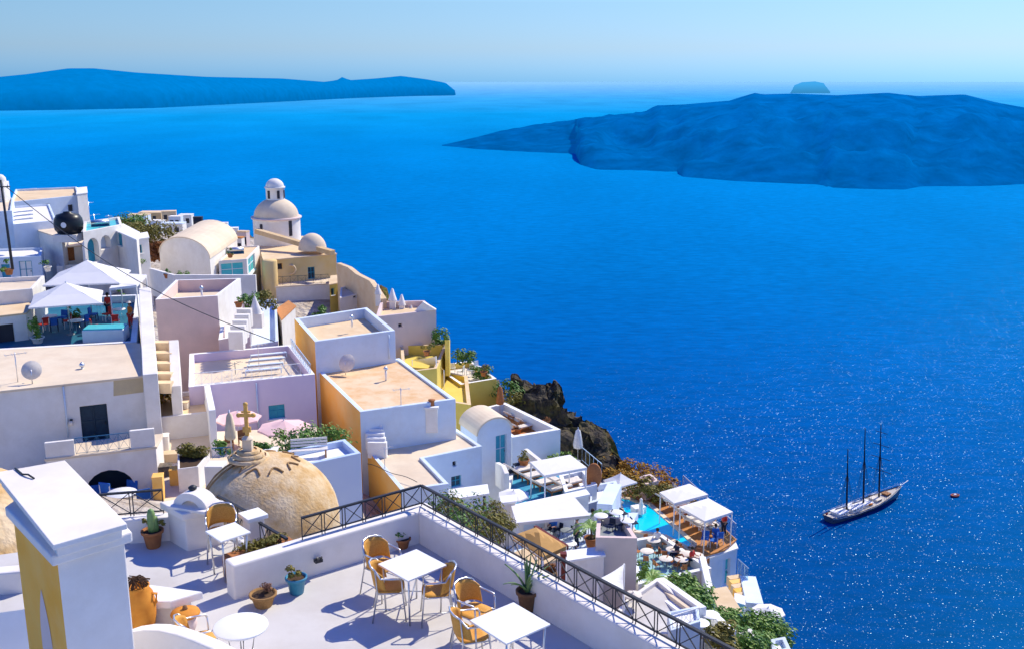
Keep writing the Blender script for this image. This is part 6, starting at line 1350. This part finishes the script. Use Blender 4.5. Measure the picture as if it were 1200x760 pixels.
c = P(1119,581,SEA); bo = thing('small_boat', 'small round red and white tender boat floating near the sailing ship', 'boat', (c.x,c.y,SEA), .3)
mb = MB(); mb.lathe([(0,-.3),(1.6,-.2),(2.3,.3),(2.5,.9),(2.3,1.1),(2.0,1.0),(1.9,.5),(0,.45)], n=28, sx=1.15, sy=.75); mb.build('hull', mat('red_hull', (.35,.05,.04), None, 2, .5), bo); MB().box((0,0,1.0),(1.5,1.1,.9)).build('canopy', M_cap, bo, bevel=.1)
for sg in (-.8,.9): MB().box((sg*1.7,0,.85),(.4,2.0,.12)).build('thwart', M_wood, bo)
# ---------- roof and terrace clutter ----------
def pipe_cowl(label, px, py, Y, h=.9):
    q = Q(px, py, Y); t = thing('vent_pipe', label, 'vent pipe', (q.x,q.y,q.z-h)); MB().tube([(0,0,0),(0,0,h)], .07, 8).build('pipe', M_cap, t); MB().lathe([(.14,h-.02),(.15,h+.08),(.04,h+.2),(0,h+.2)], n=10).build('cowl', M_alu, t)
pipe_cowl('white vent pipe on the cream roof right of the round dish', 96, 428, 54, .7)
pipe_cowl('white vent pipe at the back of the rust-stained roof', 452, 432, 66, .8)
pipe_cowl('white vent pipe on the upper box of the ochre house', 412, 372, 73, .7)
pipe_cowl('white vent pipe on the rose-grey house roof terrace', 236, 338, 72, .9)
def heater(label, px, py, Y, rz=0):
    q = Q(px, py, Y); t = thing('solar_heater', label, 'solar heater', (q.x,q.y,q.z-.9), rz); MB().box((0,0,.45),(1.7,.06,1.1),M=Matrix.Rotation(-.75,3,'X')).build('panel', M_glass, t, bevel=.01)
    a = MB().tube([(-.85,.45,.95),(.85,.45,.95)], .24, 14); a.build('tank', M_alu, t)
    fr = MB()
    for sx in (-.7,.7): fr.beam((sx,-.4,.05),(sx,.5,.85),.05,.05); fr.beam((sx,.5,0),(sx,.5,.85),.05,.05)
    fr.build('stand', M_iron, t)
heater('solar water heater on the long grey-white topmost house', 36, 224, 134, .6)
heater('solar water heater on the white house behind the low hut', 12, 334, 82, .4)
heater('solar water heater behind the black water tank', 118, 262, 98, .5)
heater('solar water heater on the house between the vaulted house and the church', 276, 294, 104, .3)
def flowerpot(label, px, py, Y, r, m, lm, fr): 
    q = Q(px, py, Y); potted(label, (q.x,q.y,q.z), r, r*1.3, m, leafm=lm, fr=fr, n=90, size=fr*.35, seed=int(px*7+py))
for a in [('terracotta pot on the white garden wall near the vaulted house',196,326,89,.3,M_terra,M_leaf,.45),('terracotta flowerpot left of the white pointed stone',280,360,71,.3,M_terra,M_leaf3,.4),
          ('flowering pot at the foot of the utility pole',11,322,78,.35,M_terra,M_leaf,.8),
          ('pot plant on the white house with the pale blue door',56,318,80,.3,M_white,M_leaf,.6),
          ('green shrub in a pot by the teal window house',270,302,100,.3,M_terra,M_leaf,.5),('pot plant on the terrace corner of the parasol court',300,533,48,.25,M_terra,M_leaf3,.4)]:
    flowerpot(a[0], *a[1:])
# terrace furniture under the back parasol
tb2 = placer(table_round('x', (0,0,0), .45, .72, 4, M_cap, 'white tables on the umbrella terrace'))
for x, y, lb in [(60,382,'white table at the left behind the front parasol'),(118,368,'white table under the back parasol'),(140,374,'white table near the person in orange')]:
    q = P(x, y, TZ); tb2((q.x,q.y,TZ), 0, lb)
rc_ = placer(small_chair('x', (0,0,0), 0, M_red, M_cap, 'red cushioned chairs on the umbrella terrace'))
for x, y, rz, lb in [(52,388,1,'red cushioned chair left of the front parasol'),(112,390,-1,'red cushioned chair beside the hot tub'),(126,376,2.4,'red cushioned chair under the back parasol'),(136,384,.3,'red cushioned chair right of the hot tub'),(80,384,2,'red cushioned chair by the parasol pole')]:
    q = P(x, y, TZ); rc_((q.x,q.y,TZ), rz, lb, 1.1)
# arch niches and dark vents on blank walls, as plain recess boxes with frames
def wall_lamp(label, px, py, Y):
    q = Q(px, py, Y); t = thing('wall_lamp', label, 'lamp', q); MB().box((0,0,0),(.12,.1,.2)).build('bracket', M_iron, t); MB().lathe([(.04,.05),(.1,.0),(.12,-.18),(0,-.2)], (0,-.14,0), 10).build('shade', M_cush, t)
q = hit_plane(84, 492, P(-60,463.5,-15.3), P(170,439,-15.3)); A0 = P(-60,463.5,-15.3); D0 = (P(170,439,-15.3)-A0); D0.z = 0; D0.normalize(); pA = Vector((A0.x,A0.y,0))+D0*q[0]+Vector((.03,-.12,q[1]))
t = thing('wall_lamp', 'small lamp on the wall left of the tall navy door', 'lamp', pA); MB().box((0,0,0),(.12,.1,.22)).build('bracket', M_iron, t); MB().lathe([(.05,.05),(.11,.0),(.13,-.2),(0,-.22)], (0,-.1,0), 10).build('shade', M_cush, t)
# downpipes on the big facades
def downpipe(label, pa, pb, px, y0, y1, z):
    a, b = P(*pa, z), P(*pb, z); s, z1 = hit_plane(px, y0, a, b); _, z0 = hit_plane(px, y1, a, b); d = (b-a); d.z = 0; d.normalize(); n_ = Vector((d.y,-d.x,0)); c = Vector((a.x,a.y,0))+d*s+n_*.07
    tag(MB().tube([c+Vector((0,0,z0)), c+Vector((0,0,z1))], .05, 6).build('downpipe', M_white2, None, org=c+Vector((0,0,z0))), label, 'pipe')
downpipe('thin white downpipe on the dark door house left of the paint patch', (-60,463.5), (170,439), 74, 452, 512, -15.3)
downpipe('thin white downpipe on the front of the lilac house', (221,453), (369,438), 300, 448, 510, -17.7)
downpipe('thin white downpipe on the front of the upper ochre box', (369,400), (463,387), 455, 392, 420, -17.2)
# electricity meter boxes, washing line
q = Q(232,426,64)

def fitting(label, px, py, zoff):
    q = P(px, py, T0+zoff); t = thing('wall_fitting', label, 'wall fitting', q); MB().box((0,0,0),(.12,.08,.05),.6).build('plate', M_iron, t); MB().tube([(-.03,-.03,.02),(.0,-.05,.07)], .015, 6).build('hook', M_iron, t); MB().tube([(.04,.0,.02),(.06,-.03,.07)], .015, 6).build('hook', M_iron, t)
fitting('small dark metal fitting on the inner face of the short parapet', 373, 656, .27)
